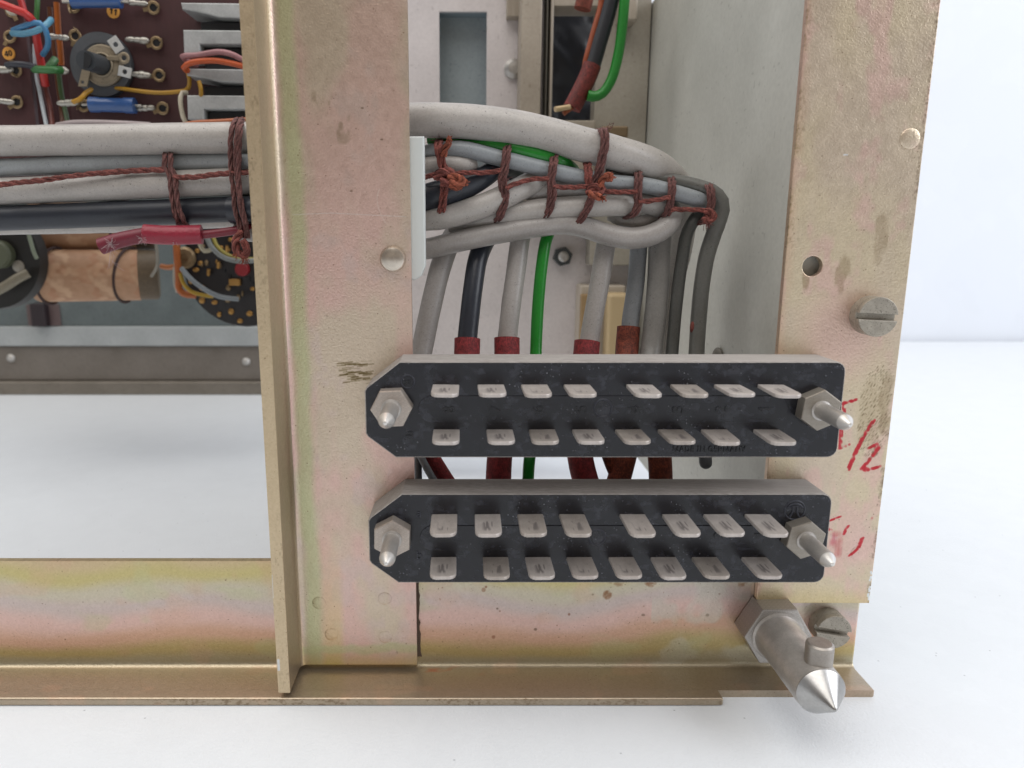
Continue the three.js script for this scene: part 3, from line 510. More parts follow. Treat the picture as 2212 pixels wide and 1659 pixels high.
wire('curled_wire', 'short grey wire bend visible inside the loop under the fifth knot', [[31.12,99.15,-18], [33.24,98,-16.8], [36.81,97.52,-16.5], [40.94,98.5,-17.5], [43.48,100.51,-20]], 1.5, PALE);
// drops to the upper connector
const drop = (name, label, pts, r, color, sl) => { const t = wire(name, label, pts, r, color, { group: 'wires dropping from the lacing to the upper connector', m: 18 }); if (sl) sleeve(t, sl[0], sl[1], sl[2], sl[3]); return t; };
drop('drop_wire', 'leftmost pale grey drop wire, slanting beside the left corner post', [[-0.61,97.92,-22], [-3.65,93.27,-20.5], [-5.66,87.99,-19], [-7.49,80.76,-17], [-9.32,72.24,-15], [-10.39,65.79,-13], [-10.02,56.14,-10]], 2.35, GREY);
sleeve(scene.getObjectByName('night_blue_cable'), [[0.14,72.82,-12.8], [-0.08,66.17,-11], [-0.18,59.46,-9]], 2.8, sleeveMat, 'dark red sleeve');
drop('drop_wire', 'pale grey drop wire with a red sleeve, between the blue-black cable and the green wire', [[13.44,99.19,-20], [11.71,93.96,-18], [10.67,87.14,-16], [9.59,79.72,-14], [8.82,72.53,-13], [8.39,66.17,-11], [7.7,56.4,-9]], 2.1, GREY, [[[8.68,72.96,-12.8], [8.59,66.17,-11], [7.7,56.4,-9], [6.81,39.97,-8]], 2.75, sleeveMat, 'dark red sleeve']);
drop('drop_wire', 'grey drop wire right of the green wire, with the fourth red sleeve', [[30.92,95.92,-18], [29.91,91.37,-17], [28.93,85.54,-15.5], [27.55,78.07,-14], [26.54,71.87,-13], [25.75,66.18,-11], [25.36,56.41,-9]], 2.1, GREY, [[[26.07,72.17,-12.8], [25.35,66.18,-11], [24.35,50.19,-9], [27.12,37.85,-8]], 2.8, sleeveMat, 'dark red sleeve']);
drop('drop_wire', 'blue-grey drop wire ending in a rusty brown sleeve', [[38.25,95.94,-21], [37.88,90.31,-20], [37.24,83.69,-18.5], [36.17,76.07,-17], [35.86,72.12,-16], [34.57,65.81,-13]], 1.9, 0x8d9196, [[[35.68,74.84,-16.5], [35.34,70.83,-15.5], [34.27,63.13,-11], [34.08,46,-9], [31.53,36.78,-8]], 2.55, brownSleeveMat, 'rusty brown sleeve']);
drop('drop_wire', 'mid grey drop wire in front of the thick cable\u2019s descent', [[42.29,95.93,-19], [42.15,91.34,-18.4], [41.94,85.43,-17.4], [41.24,77.24,-15.6], [40.36,70.38,-14], [39.07,62.32,-10], [39.8,57.81,-9.6]], 2.4, 0x93918f, [[[39.32,59.83,-9.7], [42,47.18,-8.6], [42.71,36.78,-8]], 2.55, brownSleeveMat, 'brown sleeve between the connectors']);
drop('drop_wire', 'thin dark grey drop wire beside the dusty wire at far right', [[51.24,99.81,-18], [49.06,98.33,-16.5], [47.29,95.27,-16], [46.35,89.47,-15.5], [45.63,82.29,-15], [45.01,73.75,-14], [44.33,67.02,-12], [43.88,60.5,-9]], 1.35, DARK);
// wires between the two connectors
const link = (name, label, pts, r, color, mat) => { const t = thing(name, label, 'wire', 'wires linking the two connectors'); part(t, mat ? 'sleeve' : 'insulation', tube(pts, r, { m: 14, wob: mat ? 0.05 : 0 }), mat ?? wireMat(color)); };
link('link_wire', 'dark grey upright link wire beside the left post between the connectors', [[-10.72,51.22,-9], [-10.6,44.92,-9], [-10.59,37.45,-9]], 0.85, 0x5c6068);
link('link_wire', 'thin grey slanting link wire between the connectors', [[-11.16,50.47,-8], [-8.62,45.04,-8], [-5.24,38.9,-8]], 0.8, 0x7f858c);
link('link_wire', 'slanting dark red sleeved link wire at left between the connectors', [[-10.41,51.84,-10.5], [-6.91,45.5,-10.5], [-2.34,37.98,-10.5]], 1.75, 0, sleeveMat);
link('link_wire', 'dark red sleeved link wire second from right between the connectors', [[29.3,52.28,-9], [31.36,46,-9], [34.91,38.55,-9]], 1.35, 0, brownSleeveMat);
link('link_wire', 'rusty sleeved link wire crossing its neighbour between the connectors', [[36.64,50.67,-11], [35.65,45.37,-11], [33.86,36.73,-11]], 1.6, 0, brownSleeveMat);
{
  const t = thing('rubber_grommet', 'small grey rounded stub hanging under the upper connector', 'stub');
  part(t, 'stub', tube([[50.69,51.08,-6], [50.96,48.51,-6], [51.16,46.97,-6]], 1.35, { m: 18 }), std({ color: 0x5c5f63, roughness: 0.6 }));
  part(t, 'rounded_end', ball([51.16,46.97,-6], 1.35), std({ color: 0x5c5f63, roughness: 0.6 }));
}
// waxed lacing cord
{
  const t = thing('lacing_cord', 'brownish red lacing cord tied in loops round the bundle right of the left post', 'cord');
  const loop = (pts, mat = cordMat, R = 0.5, n = 2) => {
    for (let k = 0; k < n; k++) { const o = (k - (n - 1) / 2) * R * 1.7; part(t, 'loop', rope(pts.map((p, i) => [p[0] + o * (0.8 + 0.35 * noise(i * 1.7, k, 171)), p[1] + 0.15 * k, p[2] + (k ? 0.15 : 0)]), R), mat); }
  };
  loop([[-5.68,114.18,-17], [-5.69,111.97,-10.9], [-5.08,109.26,-10.6], [-4.31,106.84,-10.4], [-4.58,103.82,-10.4], [-5.06,100.19,-11], [-5.72,97.95,-15]]);
  loop([[8.82,113.73,-17], [8.12,111.06,-10.6], [7.83,108.34,-10.3], [7.3,105.33,-10.3], [7.91,102.02,-10.6], [7.03,98.97,-11.2], [6.18,97.1,-15]], cordOldMat);
  loop([[18.36,111.62,-16], [17.64,108.94,-10.3], [17.2,105.63,-10.1], [17.51,103.22,-10.2], [17.01,99.88,-10.6], [16.28,97.09,-14]], cordOldMat);
  loop([[27.34,116.02,-15], [27.54,114.73,-9.6], [27.75,112.7,-9.3], [27.3,109.78,-9.6], [26.73,106.83,-10], [25.95,104.42,-10], [25.32,101.7,-10.2], [24.23,98.66,-10.8], [22.19,95.76,-13]], cordOldMat);
  loop([[25.06,110.14,-15], [24.73,107.46,-10.4], [24.95,105.03,-10.1], [25.76,102.6,-10]], cordMat, 0.46);
  loop([[35.81,107.91,-16], [35.11,106.12,-10.6], [34.99,103.23,-10.3], [35.26,100.8,-10.4], [34.53,98.98,-11], [33.83,98.29,-15]], cordOldMat, 0.48);
  loop([[43.14,106.9,-17], [42.11,104.79,-11], [41.98,101.74,-10.8], [41.69,99.3,-11.6], [41.24,98.07,-15]], cordOldMat, 0.46);
  loop([[50.63,105.33,-17], [50.16,103.76,-11.4], [50.44,100.84,-11.2], [50.02,98.69,-11.4], [49.66,97.03,-15]], cordOldMat, 0.48);
  const run = (...p) => part(t, 'running_cord', rope(p, 0.5), cordMat);
  run([-9.09,106.2,-12], [-6.5,106.86,-10.6], [-4.29,106.8,-9.8]); run([-4.29,106.8,-9.8], [0.05,107.2,-10.4], [3.8,107.24,-10.8], [6.89,107.57,-10]);
  run([7.86,104.05,-10], [10.06,105.05,-10.5], [13.2,105.92,-10.8], [16.7,105.97,-9.9]); run([17.5,104.4,-9.8], [20.73,104.3,-10.6], [25.29,104.53,-9.8]);
  run([26.56,103.65,-9.8], [30.16,103.4,-10.6], [34.88,103.46,-10]); run([35.14,101.39,-10], [38.45,101.73,-10.8], [41.77,102.39,-10.4]); run([42.02,99.9,-10.8], [45.66,99.92,-11.4], [49.63,99.75,-10.9]);
  const knot = (pts, R = 0.85, mat = cordMat) => part(t, 'knot', rope(pts, R, { pitch: 8 }), mat);
  knot([[-6.32,106.05,-9.8], [-4.88,107.31,-8.8], [-2.72,106.71,-8.6], [-3.34,105.2,-8.4], [-5.2,105.38,-8.8]]); knot([[-3.65,106.11,-8.6], [-1.48,105.92,-8], [-0.8,105.16,-7.8], [-1.48,104.41,-7.6], [-3.33,104.88,-8]], 0.95, cordEndMat);
  knot([[-4.74,110.39,-10], [-4.26,111.81,-9.4], [-3.47,112.94,-9]], 0.7, cordEndMat); knot([[24.49,103.18,-9.4], [25.71,104.33,-8.6], [27.23,104.02,-8.4], [26.63,102.82,-8.2], [24.84,102.69,-8.6]]);
  knot([[26.88,104.31,-8.2], [27.36,105.92,-7.8], [28.54,106.35,-7.6], [28.58,105.31,-7.6]], 0.75, cordEndMat); knot([[24.79,103.13,-8.4], [25.95,102.5,-7.8], [27,102.25,-7.6]], 0.8, cordEndMat);
  knot([[49.09,99.28,-10.6], [49.92,99.57,-9.8], [50.63,98.34,-9.8], [49.49,97.42,-10], [48.8,98.35,-10]], 0.7);
  for (const g of [fibres([-3.47,112.94,-9], 16, 1.3, 0.07, [0.2, 1, 0.2], 0.7), fibres([-0.81,105.02,-7.8], 18, 1.2, 0.08, [1, -0.2, 0.3], 0.7), fibres([28.61,106.05,-7.6], 16, 1.2, 0.08, [1, 0.6, 0.2], 0.8), fibres([27,102.25,-7.6], 18, 1.2, 0.08, [1, -0.5, 0.3], 0.8)]) part(t, 'frayed_end', g, cordEndMat);
  for (const g of [fibres([49.49,97.42,-10], 24, 1.5, 0.05, [0, -1, 0.3], 1), fibres([-5.92,113.71,-13], 10, 2.2, 0.03, [-0.6, 0.6, 0], 0.8), fibres([28.55,115.39,-12], 10, 2, 0.05, [0.6, 1, 0], 0.8), fibres([7.84,105.62,-10], 20, 1.6, 0.04, [0, 0, 1], 1), fibres([17.24,103.21,-10], 18, 1.6, 0.04, [0, 0, 1], 1)]) part(t, 'frayed_end', g, cordOldMat);
}

// ---------------------------------------------------------------- cable harness on the left
wire('left_thick_cable', 'thickest white-grey cable along the top of the bundle left of the post', [[-109.25,115.62,-30], [-105.78,115.62,-29.5], [-86.9,115.66,-28.5], [-68.03,115.76,-27], [-48.35,115.87,-26], [-36.36,115.63,-24]], 3.4, PALE, { cat: 'cable', m: 24 });
wire('left_slate_wire', 'blue-grey cable second from top in the bundle left of the post', [[-110.65,109.75,-31], [-107.13,109.84,-30.5], [-79.78,110.69,-29], [-53,110.82,-27.5], [-37.02,110.74,-26]], 2.0, 0xaab0b5, { cat: 'cable', m: 20 });
wire('left_white_cable', 'white-grey cable third from top behind the long lacing cord', [[-110.71,104.41,-30], [-107.18,104.51,-29.5], [-85.34,105.31,-28.5], [-66.22,105.99,-27], [-48.9,106.49,-26], [-36.77,106.61,-24]], 3.05, PALE, { cat: 'cable', m: 24 });
wire('left_black_cable', 'blue-black cable low in the bundle left of the post', [[-111.49,98.42,-30], [-107.94,98.52,-29.5], [-80.38,99.48,-28], [-64.06,100.06,-27], [-49.25,100.62,-26], [-37.02,100.99,-24]], 2.85, NIGHT, { cat: 'cable', m: 22, rough: 0.42 });
wire('left_lower_cable', 'pale cable mostly hidden under the blue-black cable', [[-115.49,97.13,-36], [-112.15,97.13,-36], [-92.14,97.45,-35], [-76.47,97.82,-34], [-67.81,98.24,-33], [-47,99.29,-32]], 2.4, PALE, { cat: 'cable', m: 18 });
{
  const t = wire('maroon_wire', 'cut maroon wire with a linty sleeved end under the left cable bundle', [[-47.61,96.43,-24], [-51.14,95.84,-23.5], [-55.16,95.23,-23], [-59.16,94.77,-22.5], [-62.78,94.64,-22.5]], 0.95, 0x86283a, { rough: 0.4 });
  sleeve(t, [[-58.85,94.82,-22], [-62.4,94.72,-21.5], [-66.82,94.72,-21], [-71.05,95.02,-20.5]], 2.1, phys({ color: 0xa02840, roughness: 0.42, map: wireMap, bumpMap: wireBump, bumpScale: 0.0001 }));
  part(t, 'inner_sleeve', tube([[-70.69,94.77,-20.5], [-73.98,94.14,-20.3], [-77.22,93.39,-20], [-80.45,92.27,-19.6]], (u) => 1.62 + 0.2 * u, { wob: 0.05 }), phys({ color: 0x7d2438, roughness: 0.45, map: wireMap }));
  for (const g of [fibres([-77.43,92.92,-18.2], 40, 1.8, 0.028, [0.1, -0.2, 0.2], 1), fibres([-70.75,94.03,-19], 22, 1.6, 0.028, [0, -0.5, 0.2], 1), fibres([-64.47,93.65,-20], 14, 1.4, 0.025, [0, -1, 0.2], 1), fibres([-77.86,91.3,-18.5], 6, 4, 0.03, [0, -1, 0], 0.4)]) part(t, 'lint', g, lintMat);
}
{
  const t = thing('lacing_cord', 'waxed red lacing cord tied round the cable bundle left of the post', 'cord');
  part(t, 'running_cord', rope([[-106.79,105.03,-24], [-103.62,105.68,-24], [-93.44,106.8,-24.4], [-83.12,108.07,-24.6], [-74.07,108.66,-24.6], [-66.61,108.87,-24]], 0.6, { pitch: 12 }), phys({ color: 0xa5625c, map: fuzzMap, roughness: 0.85 }));
  part(t, 'running_cord', rope([[-64.49,107.13,-22.8], [-59.32,107.29,-22.6], [-54.5,107.81,-22], [-46.1,108.1,-21]], 0.6, { pitch: 12 }), phys({ color: 0xa5625c, map: fuzzMap, roughness: 0.85 }));
  const lp = (pts, mat) => { for (let k = 0; k < 2; k++) part(t, 'loop', rope(pts.map((p, i) => [p[0] + (k - 0.5) * 1.25 * (0.9 + 0.3 * noise(i, k, 9)), p[1], p[2] + 0.3 * k]), 0.58, { pitch: 14 }), mat); };
  lp([[-67.99,113.38,-30], [-65.96,111.57,-24.5], [-66,109.56,-24], [-64.9,107.54,-23.4], [-64.57,104.54,-22.8], [-64.38,101.05,-22.6], [-63.76,97.8,-23], [-65.06,96.73,-29]], cordOldMat);
  lp([[-50.75,120.12,-28], [-49.9,117.73,-22.2], [-50.16,114.83,-21], [-50.59,111.28,-21.5], [-50.6,107.4,-21.4], [-50.26,103.93,-20.6], [-49.95,100,-20.6], [-49.31,96.53,-21], [-48.95,94.03,-21]], cordOldMat);
  part(t, 'loop', rope([[-49.84,119.6,-27], [-48.81,117.05,-21.6], [-49.16,112.66,-20.8], [-49.56,107.35,-20.8], [-49.19,101.94,-20], [-48.41,97.02,-20.2]], 0.6), cordOldMat);
  part(t, 'knot', rope([[-49.45,95.53,-20.4], [-50.6,93.54,-19.6], [-50.49,91.29,-19.6], [-49.02,90.28,-19.6], [-48.35,92.04,-19.4], [-49.15,93.54,-19]], 0.85, { pitch: 8 }), cordMat);
  for (const g of [fibres([-49.02,90.28,-19.6], 20, 2, 0.06, [0.2, -1, 0.2], 0.7), fibres([-50.61,91.29,-19.6], 16, 1.8, 0.06, [-0.5, -1, 0.2], 0.7)]) part(t, 'frayed_end', g, cordEndMat);
}

// ---------------------------------------------------------------- left compartment: circuit boards and their parts
const BZ = -100;
const boardMat = std({ map: dataMap(256, (u, v) => { const m = 9 * (fbm(u * 8, v * 8, 181, 8) - 0.5) + 5 * (noise(u * 100, v * 16, 183, 0) - 0.5); return [66 + m, 37 + m * 0.6, 38 + m * 0.6]; }, true), roughness: 0.5 });
const lugGeo = (() => {
  const r = new THREE.TorusGeometry(1.55, 0.5, 8, 20, 5.6).scale(1, 1, 0.7), hook = tube([[1.2, -0.9, 0], [1.9, -0.3, 0.4], [2.3, 0.6, 0.9]], (t) => 0.5 * (1 - 0.75 * t), { n: 6, m: 8 }), tail = box(-3.2, -1.6, -0.6, 0.6, -0.2, 0.3, 0.1);
  return mergeGeometries([r, hook, tail].map((g) => { const n = g.index ? g.toNonIndexed() : g; n.clearGroups(); return n; }));
})();
const rivetEye = new THREE.CylinderGeometry(1.2, 1.2, 0.5, 16).rotateX(Math.PI / 2);
function lug(board, at, turn = 0) {
  const m = part(board, 'solder_lug', lugGeo, lugMat, [at[0], at[1], at[2]]); m.rotation.z = turn; m.rotation.x = (rnd() - 0.5) * 0.3;
  part(m, 'rivet_hole', rivetEye, blackMat, [0, 0, -0.35]);
}
function blobs(o, a, b, n, r) { for (let i = 0; i < n; i++) { const t = i / Math.max(1, n - 1); part(o, 'solder_joint', ball(mix(a, b, t), r * (1.3 + 0.5 * rnd()), r * (0.7 + 0.3 * rnd()), r * 0.75), solder); } }
{
  const b = thing('circuit_board', 'maroon phenolic circuit board with the trimmer and numbered badge eleven', 'circuit board');
  const l = [-124.93,147.28,-100], r = [-62.55,147.31,-100];
  part(b, 'board', setUV(box(l[0], r[0], 113, 215, BZ - 2, BZ, 0.2), (x, y) => [x / 50, y / 50]), boardMat);
  for (const [p, q] of [[[-95.85,162.75,-98.6], 0.2], [[-95.74,152.69,-98.6], 0.3], [[-95.7,143.29,-98.6], 0.1], [[-95.42,133.56,-98.6], 0.4], [[-120.6,154.67,-98.6], 1.2], [[-120.02,134.4,-98.6], 3.6], [[-120.07,163.07,-98.6], 4.2]]) lug(b, p, q);
  blobs(b, [-103.32,153.54,-98], [-99.44,153.21,-98], 3, 1.1); blobs(b, [-102.44,143.5,-98], [-99.42,143.16,-98], 3, 1.2); blobs(b, [-102.43,133.46,-98], [-98.97,133.63,-98], 3, 1.15); blobs(b, [-126.91,154.11,-97], [-123.05,153.78,-97], 4, 1.0); blobs(b, [-126.09,134.91,-97.5], [-122.82,135.08,-97.5], 3, 1.1); blobs(b, [-101.67,163.98,-98], [-98.52,163.73,-98], 3, 1.1); blobs(b, [-124.84,144.74,-97.5], [-124.52,144.33,-97.5], 2, 1.1);
  const badge = dataMap(128, () => [222, 158, 74], true);
  part(b, 'number_badge', latheZ([[1.95, 0], [1.95, 0.25], [1.8, 0.35], [0, 0.35]], [-108.72,161.98,-100], 28), std({ color: 0xd99a45, roughness: 0.6 }));
  part(b, 'badge_numeral', text('11', 1.7, 0.12, fontBold, -0.25, [...[-108.72,161.98,-100].slice(0, 2), -99.66]), blackMat);
}
{
  const b = thing('circuit_board', 'maroon phenolic circuit board at the left edge with numbered badge forty', 'circuit board');
  const r = [-136.48,147.28,-100];
  part(b, 'board', setUV(box(r[0] - 60, r[0], 113, 215, BZ - 2, BZ, 0.2), (x, y) => [x / 50 + 0.4, y / 50]), boardMat);
  for (const [p, q] of [[[-140.76,154.49,-98.6], 1.0], [[-140.16,144.78,-98.6], 5], [[-140.94,135.42,-98.6], 0.6], [[-139.31,161.91,-98.6], 2]]) lug(b, p, q);
  blobs(b, [-143.92,144.83,-98], [-141.95,144.83,-98], 3, 1.2); blobs(b, [-145.44,135.66,-98], [-142.95,135.32,-98], 3, 1.0);
  part(b, 'number_badge', latheZ([[1.95, 0], [1.95, 0.25], [1.8, 0.35], [0, 0.35]], [-142.43,149.91,-100], 28), std({ color: 0xd99a45, roughness: 0.6 }));
  part(b, 'badge_numeral', text('40', 1.6, 0.12, fontBold, 0.15, [...[-142.43,149.91,-100].slice(0, 2), -99.66]), blackMat);
  part(b, 'added_gap_board', setUV(box(r[0] - 50, r[0] + 12, 112, 235, BZ - 42, BZ - 40, 0.2), (x, y) => [x / 50, y / 50]), boardMat);  // added backing that keeps the gap between the boards dark
}
function resistor(label, a, b, R) {
  const t = thing('resistor', label, 'resistor'), m = phys({ color: 0x355f9f, roughness: 0.35, clearcoat: 0.4, map: wireMap }), at = (u) => mix(a, b, u);
  part(t, 'body', tube([a, at(0.5), b], (u) => R * (u < 0.2 || u > 0.76 ? 1 : 0.9), { n: 40, m: 20 }), m);
  part(t, 'lead', tube([at(-0.2), a], 0.45), solder); part(t, 'lead', tube([b, at(1.15)], 0.45), solder);
  part(t, 'end_cap', tube([at(-0.005), at(0.02)], R * 0.97, { n: 6, m: 20 }), m); part(t, 'end_cap', tube([at(0.98), at(1.005)], R * 0.97, { n: 6, m: 20 }), m);
}
resistor('blue resistor with raised ends just above the thick cable', [-116.8,134.34,-96.5], [-103.06,134,-96.5], 2.35);
resistor('blue resistor cut off by the top edge of the picture', [-119.42,163.78,-96.5], [-104.7,163.78,-96.5], 1.85);
{
  const t = thing('trimmer_potentiometer', 'round grey trimmer potentiometer with a slotted shaft on the maroon board', 'potentiometer');
  const c = [-113.16,146.31,-97], C = [c[0], c[1], 0];
  const tan = std({ color: 0xb8aa95, metalness: 0.55, roughness: 0.5, map: speckMap }), grey = std({ color: 0x53565a, roughness: 0.6, map: smoothMetalMap });
  part(t, 'carbon_disc', latheZ([[5.6, -100], [9.4, -100], [9.6, -99.4], [9.4, -97.6], [6.2, -97.4], [5.8, -97.8], [0, -97.8]], C, 48), grey);
  const w = [-112.02,145.77,-96];
  part(t, 'metal_cover', latheZ([[6.1, -97.8], [6.1, -96.4], [5.6, -95.9], [3.3, -95.8], [3.2, -96.3], [0, -96.3]], [w[0], w[1], 0], 40), tan);
  part(t, 'collar_ring', new THREE.TorusGeometry(3.3, 0.35, 8, 30).translate(w[0], w[1], -95.6), tan);
  const s0 = [w[0], w[1], -96], s1 = [-110.97,144.5,-84];
  const sh = part(t, 'shaft', tube([s0, s1], 2.75, { n: 8, m: 24 }), std({ color: 0x33373b, roughness: 0.55 }));
  part(sh, 'slotted_end', tube([s1, [s1[0] - 0.1, s1[1], s1[2] + 0.25]], 2.2, { n: 6, m: 20 }), blackMat);
  const tab = (at, turn, sx, sy, mat) => { const g = extr(shapeOf([[-sx, -sy], [sx, -sy], [sx, sy], [-sx, sy]], [[0, 0, 0.75]]), -0.25, 0.25, 0.08).rotateZ(turn).translate(...at); part(t, 'terminal', g, mat); };
  const white = std({ color: 0xc8c9c7, metalness: 0.5, roughness: 0.4 });
  tab([-106.87,151.43,-95.4], 0.55 + Math.PI / 2, 2.2, 1.6, white); tab([-104.83,143.65,-95.4], -0.25, 2.0, 1.5, white);
  const e = [-104.66,147.59,-95.2], g2 = [-117.56,141.56,-95];
  part(t, 'lug_ring', new THREE.TorusGeometry(1.25, 0.55, 8, 24).scale(1, 1, 0.4).translate(...e), tan); part(t, 'lug_arm', box(e[0] - 5.5, e[0] - 1.2, e[1] - 0.7, e[1] + 0.7, -95.8, -95.2, 0.2), tan);
  part(t, 'foot_tab', extr(shapeOf([[-1.8, -2.2], [1, -2.2], [2.4, 2], [0, 3]], [[-0.3, -1, 0.5]]), -0.3, 0.3, 0.1).translate(...g2), tan);
}
// aluminium frames along the right edge of the board
function frame(label, shape, z, dark) {
  const t = thing('aluminium_frame', label, 'frame', 'aluminium frames stacked beside the circuit board');
  part(t, 'plate', setUV(extr(shapeOf(shape.map((p) => [p[0], p[1]])), z - 14, z, 0.35), (x, y) => [x / 30, y / 30]), alu);
  if (dark) part(t, 'coil_block', box(dark[0][0], dark[1][0], dark[1][1], dark[0][1], z - 13, z - 3, 0.5), phys({ color: 0x191b1e, roughness: 0.5 }));
  return t;
}
const FZ = -88;
frame('topmost aluminium frame bar beside the circuit board, near the top edge', [[-83.55,161.22,-88], [-58.61,160.92,-88], [-58.84,156.68,-88], [-72.39,157.15,-88], [-76.39,158.15,-88], [-83.25,159.34,-88]], FZ, [[-79.2,156.83,-88], [-59,153.84,-88]]);
frame('aluminium frame with a square left corner above the pink and orange wires', [[-83.44,153.83,-88], [-59.01,153.62,-88], [-59.22,149.72,-88], [-78.76,149.8,-88], [-79.01,146.28,-88], [-83.73,146.41,-88]], FZ, [[-78.77,149.61,-88], [-59.56,143.3,-88]]);
frame('aluminium frame bar under the pink and orange wires', [[-83.47,143.13,-88], [-59.59,142.82,-88], [-59.81,138.77,-88], [-73.58,139.31,-88], [-76.97,140.22,-88], [-83.27,141.19,-88]], FZ, [[-79.48,138.76,-88], [-59.97,135.83,-88]]);
frame('lowest aluminium frame with a square left corner above the thick cable', [[-83.69,135.66,-88], [-59.99,135.47,-88], [-60.2,131.57,-88], [-78.88,131.65,-88], [-79.09,128.68,-88], [-83.96,128.81,-88]], FZ, [[-78.89,131.56,-88], [-60.46,126.77,-88]]);
const thin = (label, pts, r, color, name = 'thin_wire', group) => wire(name, label, pts, r, color, { rough: 0.42, m: 10, group });
thin('orange wire bowed in front of the aluminium frames', [[-81.7,142.31,-92], [-83.25,142.87,-86], [-81.1,143.94,-85], [-73.77,144.57,-84.5], [-68.75,143.84,-84.5], [-64.89,143,-85]], 0.85, 0xcc5c2a);
thin('dusty pink wire bowed above the orange wire', [[-81.51,144.94,-92], [-83.35,145.97,-86], [-78.91,146.07,-85], [-71.77,146.79,-84], [-68.11,146.1,-84], [-64.8,144.43,-85]], 0.85, 0xa9787c);
thin('yellow wire from under the trimmer to the aluminium frame', [[-109.29,139.43,-98], [-105.99,138.98,-97], [-101.31,138.23,-96], [-94.52,137.55,-95], [-88.43,137.71,-94], [-84.82,138.02,-92], [-83.24,139.95,-90], [-83.23,142.04,-89]], 0.62, 0xb98a1e);
thin('short yellow wire end at the left of the blue resistor', [[-116.53,139.09,-98], [-117.88,137.8,-96.5], [-119.18,135.93,-95.5], [-122.04,135,-96]], 0.75, 0xc9952c);
thin('cream wire looping down beside the lowest aluminium frame', [[-84.9,137.02,-92], [-86.12,136.84,-91], [-86.43,134.68,-90], [-86.26,131.37,-90], [-85.51,128.37,-90], [-84.55,127.33,-91]], 0.72, 0xcfc6b4);
thin('short yellow wire standing on the lowest aluminium frame', [[-79.56,139.45,-87.4], [-79.05,137.43,-87], [-79.62,135.42,-88.5]], 0.6, 0xb98a1e);
thin('orange-brown wire lying along the top of the thick cable by the post', [[-83.3,125.82,-80], [-77.83,126.28,-78], [-70.5,126.32,-76], [-62.21,126.86,-76]], 0.8, 0xb5643a);
thin('pinkish wire lying along the top of the thick cable', [[-121.13,126.35,-84], [-115.93,126.7,-82], [-109.32,126.69,-81], [-98.76,126.23,-80], [-92.06,125.82,-80]], 1.0, 0xa79a9c);
// wires in the gap between the boards
thin('thick red wire entering at the top left corner', [[-140.34,161.81,-88], [-136.4,160.94,-88], [-132.52,159.47,-88], [-129.51,158.33,-89], [-128.82,156.64,-91], [-130.55,153.13,-95], [-131.9,149.53,-98], [-132.52,145.24,-100], [-133.17,140.84,-102]], 1.15, 0xc8302c, 'red_wire');
thin('second red wire coming down from the top edge', [[-132.9,164.86,-92], [-132.21,162.01,-92], [-131.65,159.46,-92], [-131.43,157.43,-94], [-131.62,154.35,-96]], 0.95, 0xb02a2a, 'red_wire');
thin('brownish red wire at the bottom of the gap between the boards', [[-134.28,147.23,-103], [-134,141.72,-103], [-133.41,137.21,-103], [-132.38,133.2,-102], [-131.32,128.89,-100], [-130.55,124.97,-98]], 0.85, 0x7c4038);
thin('blue wire looped over the red wire', [[-130.33,148.97,-97], [-126.84,150.93,-94], [-125.23,153.45,-91], [-125.62,155.59,-90], [-127.27,156.23,-90], [-131.71,155.52,-91], [-137.42,155.34,-95]], 0.85, 0x4a88b8, 'blue_wire');
thin('paler blue wire from the lug to the solder joint over the gap', [[-137.68,154.59,-95], [-131.95,153.51,-91], [-127.87,153.99,-90], [-125.41,155.4,-90.5], [-125.04,157.33,-93], [-126.21,158.61,-96]], 0.95, 0x64a0bf, 'blue_wire');
thin('white and blue wire running down the gap between the boards', [[-134.66,152.9,-101], [-135.14,148.17,-101], [-135.12,143.4,-101], [-134.69,138.59,-101], [-133.64,133.24,-100], [-132.05,127.75,-98]], 0.62, 0xc4cbd2);
thin('green wire bridging the gap toward the trimmer', [[-132.94,144.59,-96], [-128.86,144.01,-94], [-125.94,144.12,-94.5], [-125.13,144.46,-97]], 1.15, 0x3f7a42, 'green_wire_short');
thin('short green stub above the green bridge wire', [[-127.9,144.88,-95], [-126.51,146.21,-95], [-126.04,147.49,-96]], 1.15, 0x567d55, 'green_wire_short');
thin('dark slate wire meeting the green bridge wire', [[-141.74,145.96,-97], [-137.35,145.81,-95], [-134.2,145.55,-95], [-132.07,144.99,-95.5]], 0.95, 0x32343f);
thin('brown wire at the left side of the right board', [[-130.34,164.41,-104], [-130.55,157.68,-104], [-130.19,150.19,-104], [-130.22,142.61,-104], [-129.37,131.95,-103], [-128.19,126.27,-100]], 0.8, 0x6a3c22);
thin('orange wire at the left side of the right board', [[-127.51,165.46,-103], [-127.85,157.43,-103], [-127.83,152.02,-103], [-127.99,147.24,-103]], 0.9, 0xbb6420);
thin('dull green wire at the left side of the right board', [[-129.17,145.52,-103], [-128.97,138.95,-103], [-127.77,133.2,-102], [-125.54,127.19,-99]], 0.75, 0x47603a);
thin('green wire at the top of the gap between the boards', [[-132.07,167.52,-101], [-132.63,163.57,-101], [-133.74,160.19,-102], [-134.35,156.08,-103]], 0.75, 0x4c8046);
thin('cream wire end under the thick red wire', [[-137.69,160.97,-94], [-136.8,160.03,-93.5], [-135.07,160.03,-93.5], [-135.97,160.81,-94]], 0.8, 0xd2cbb8);

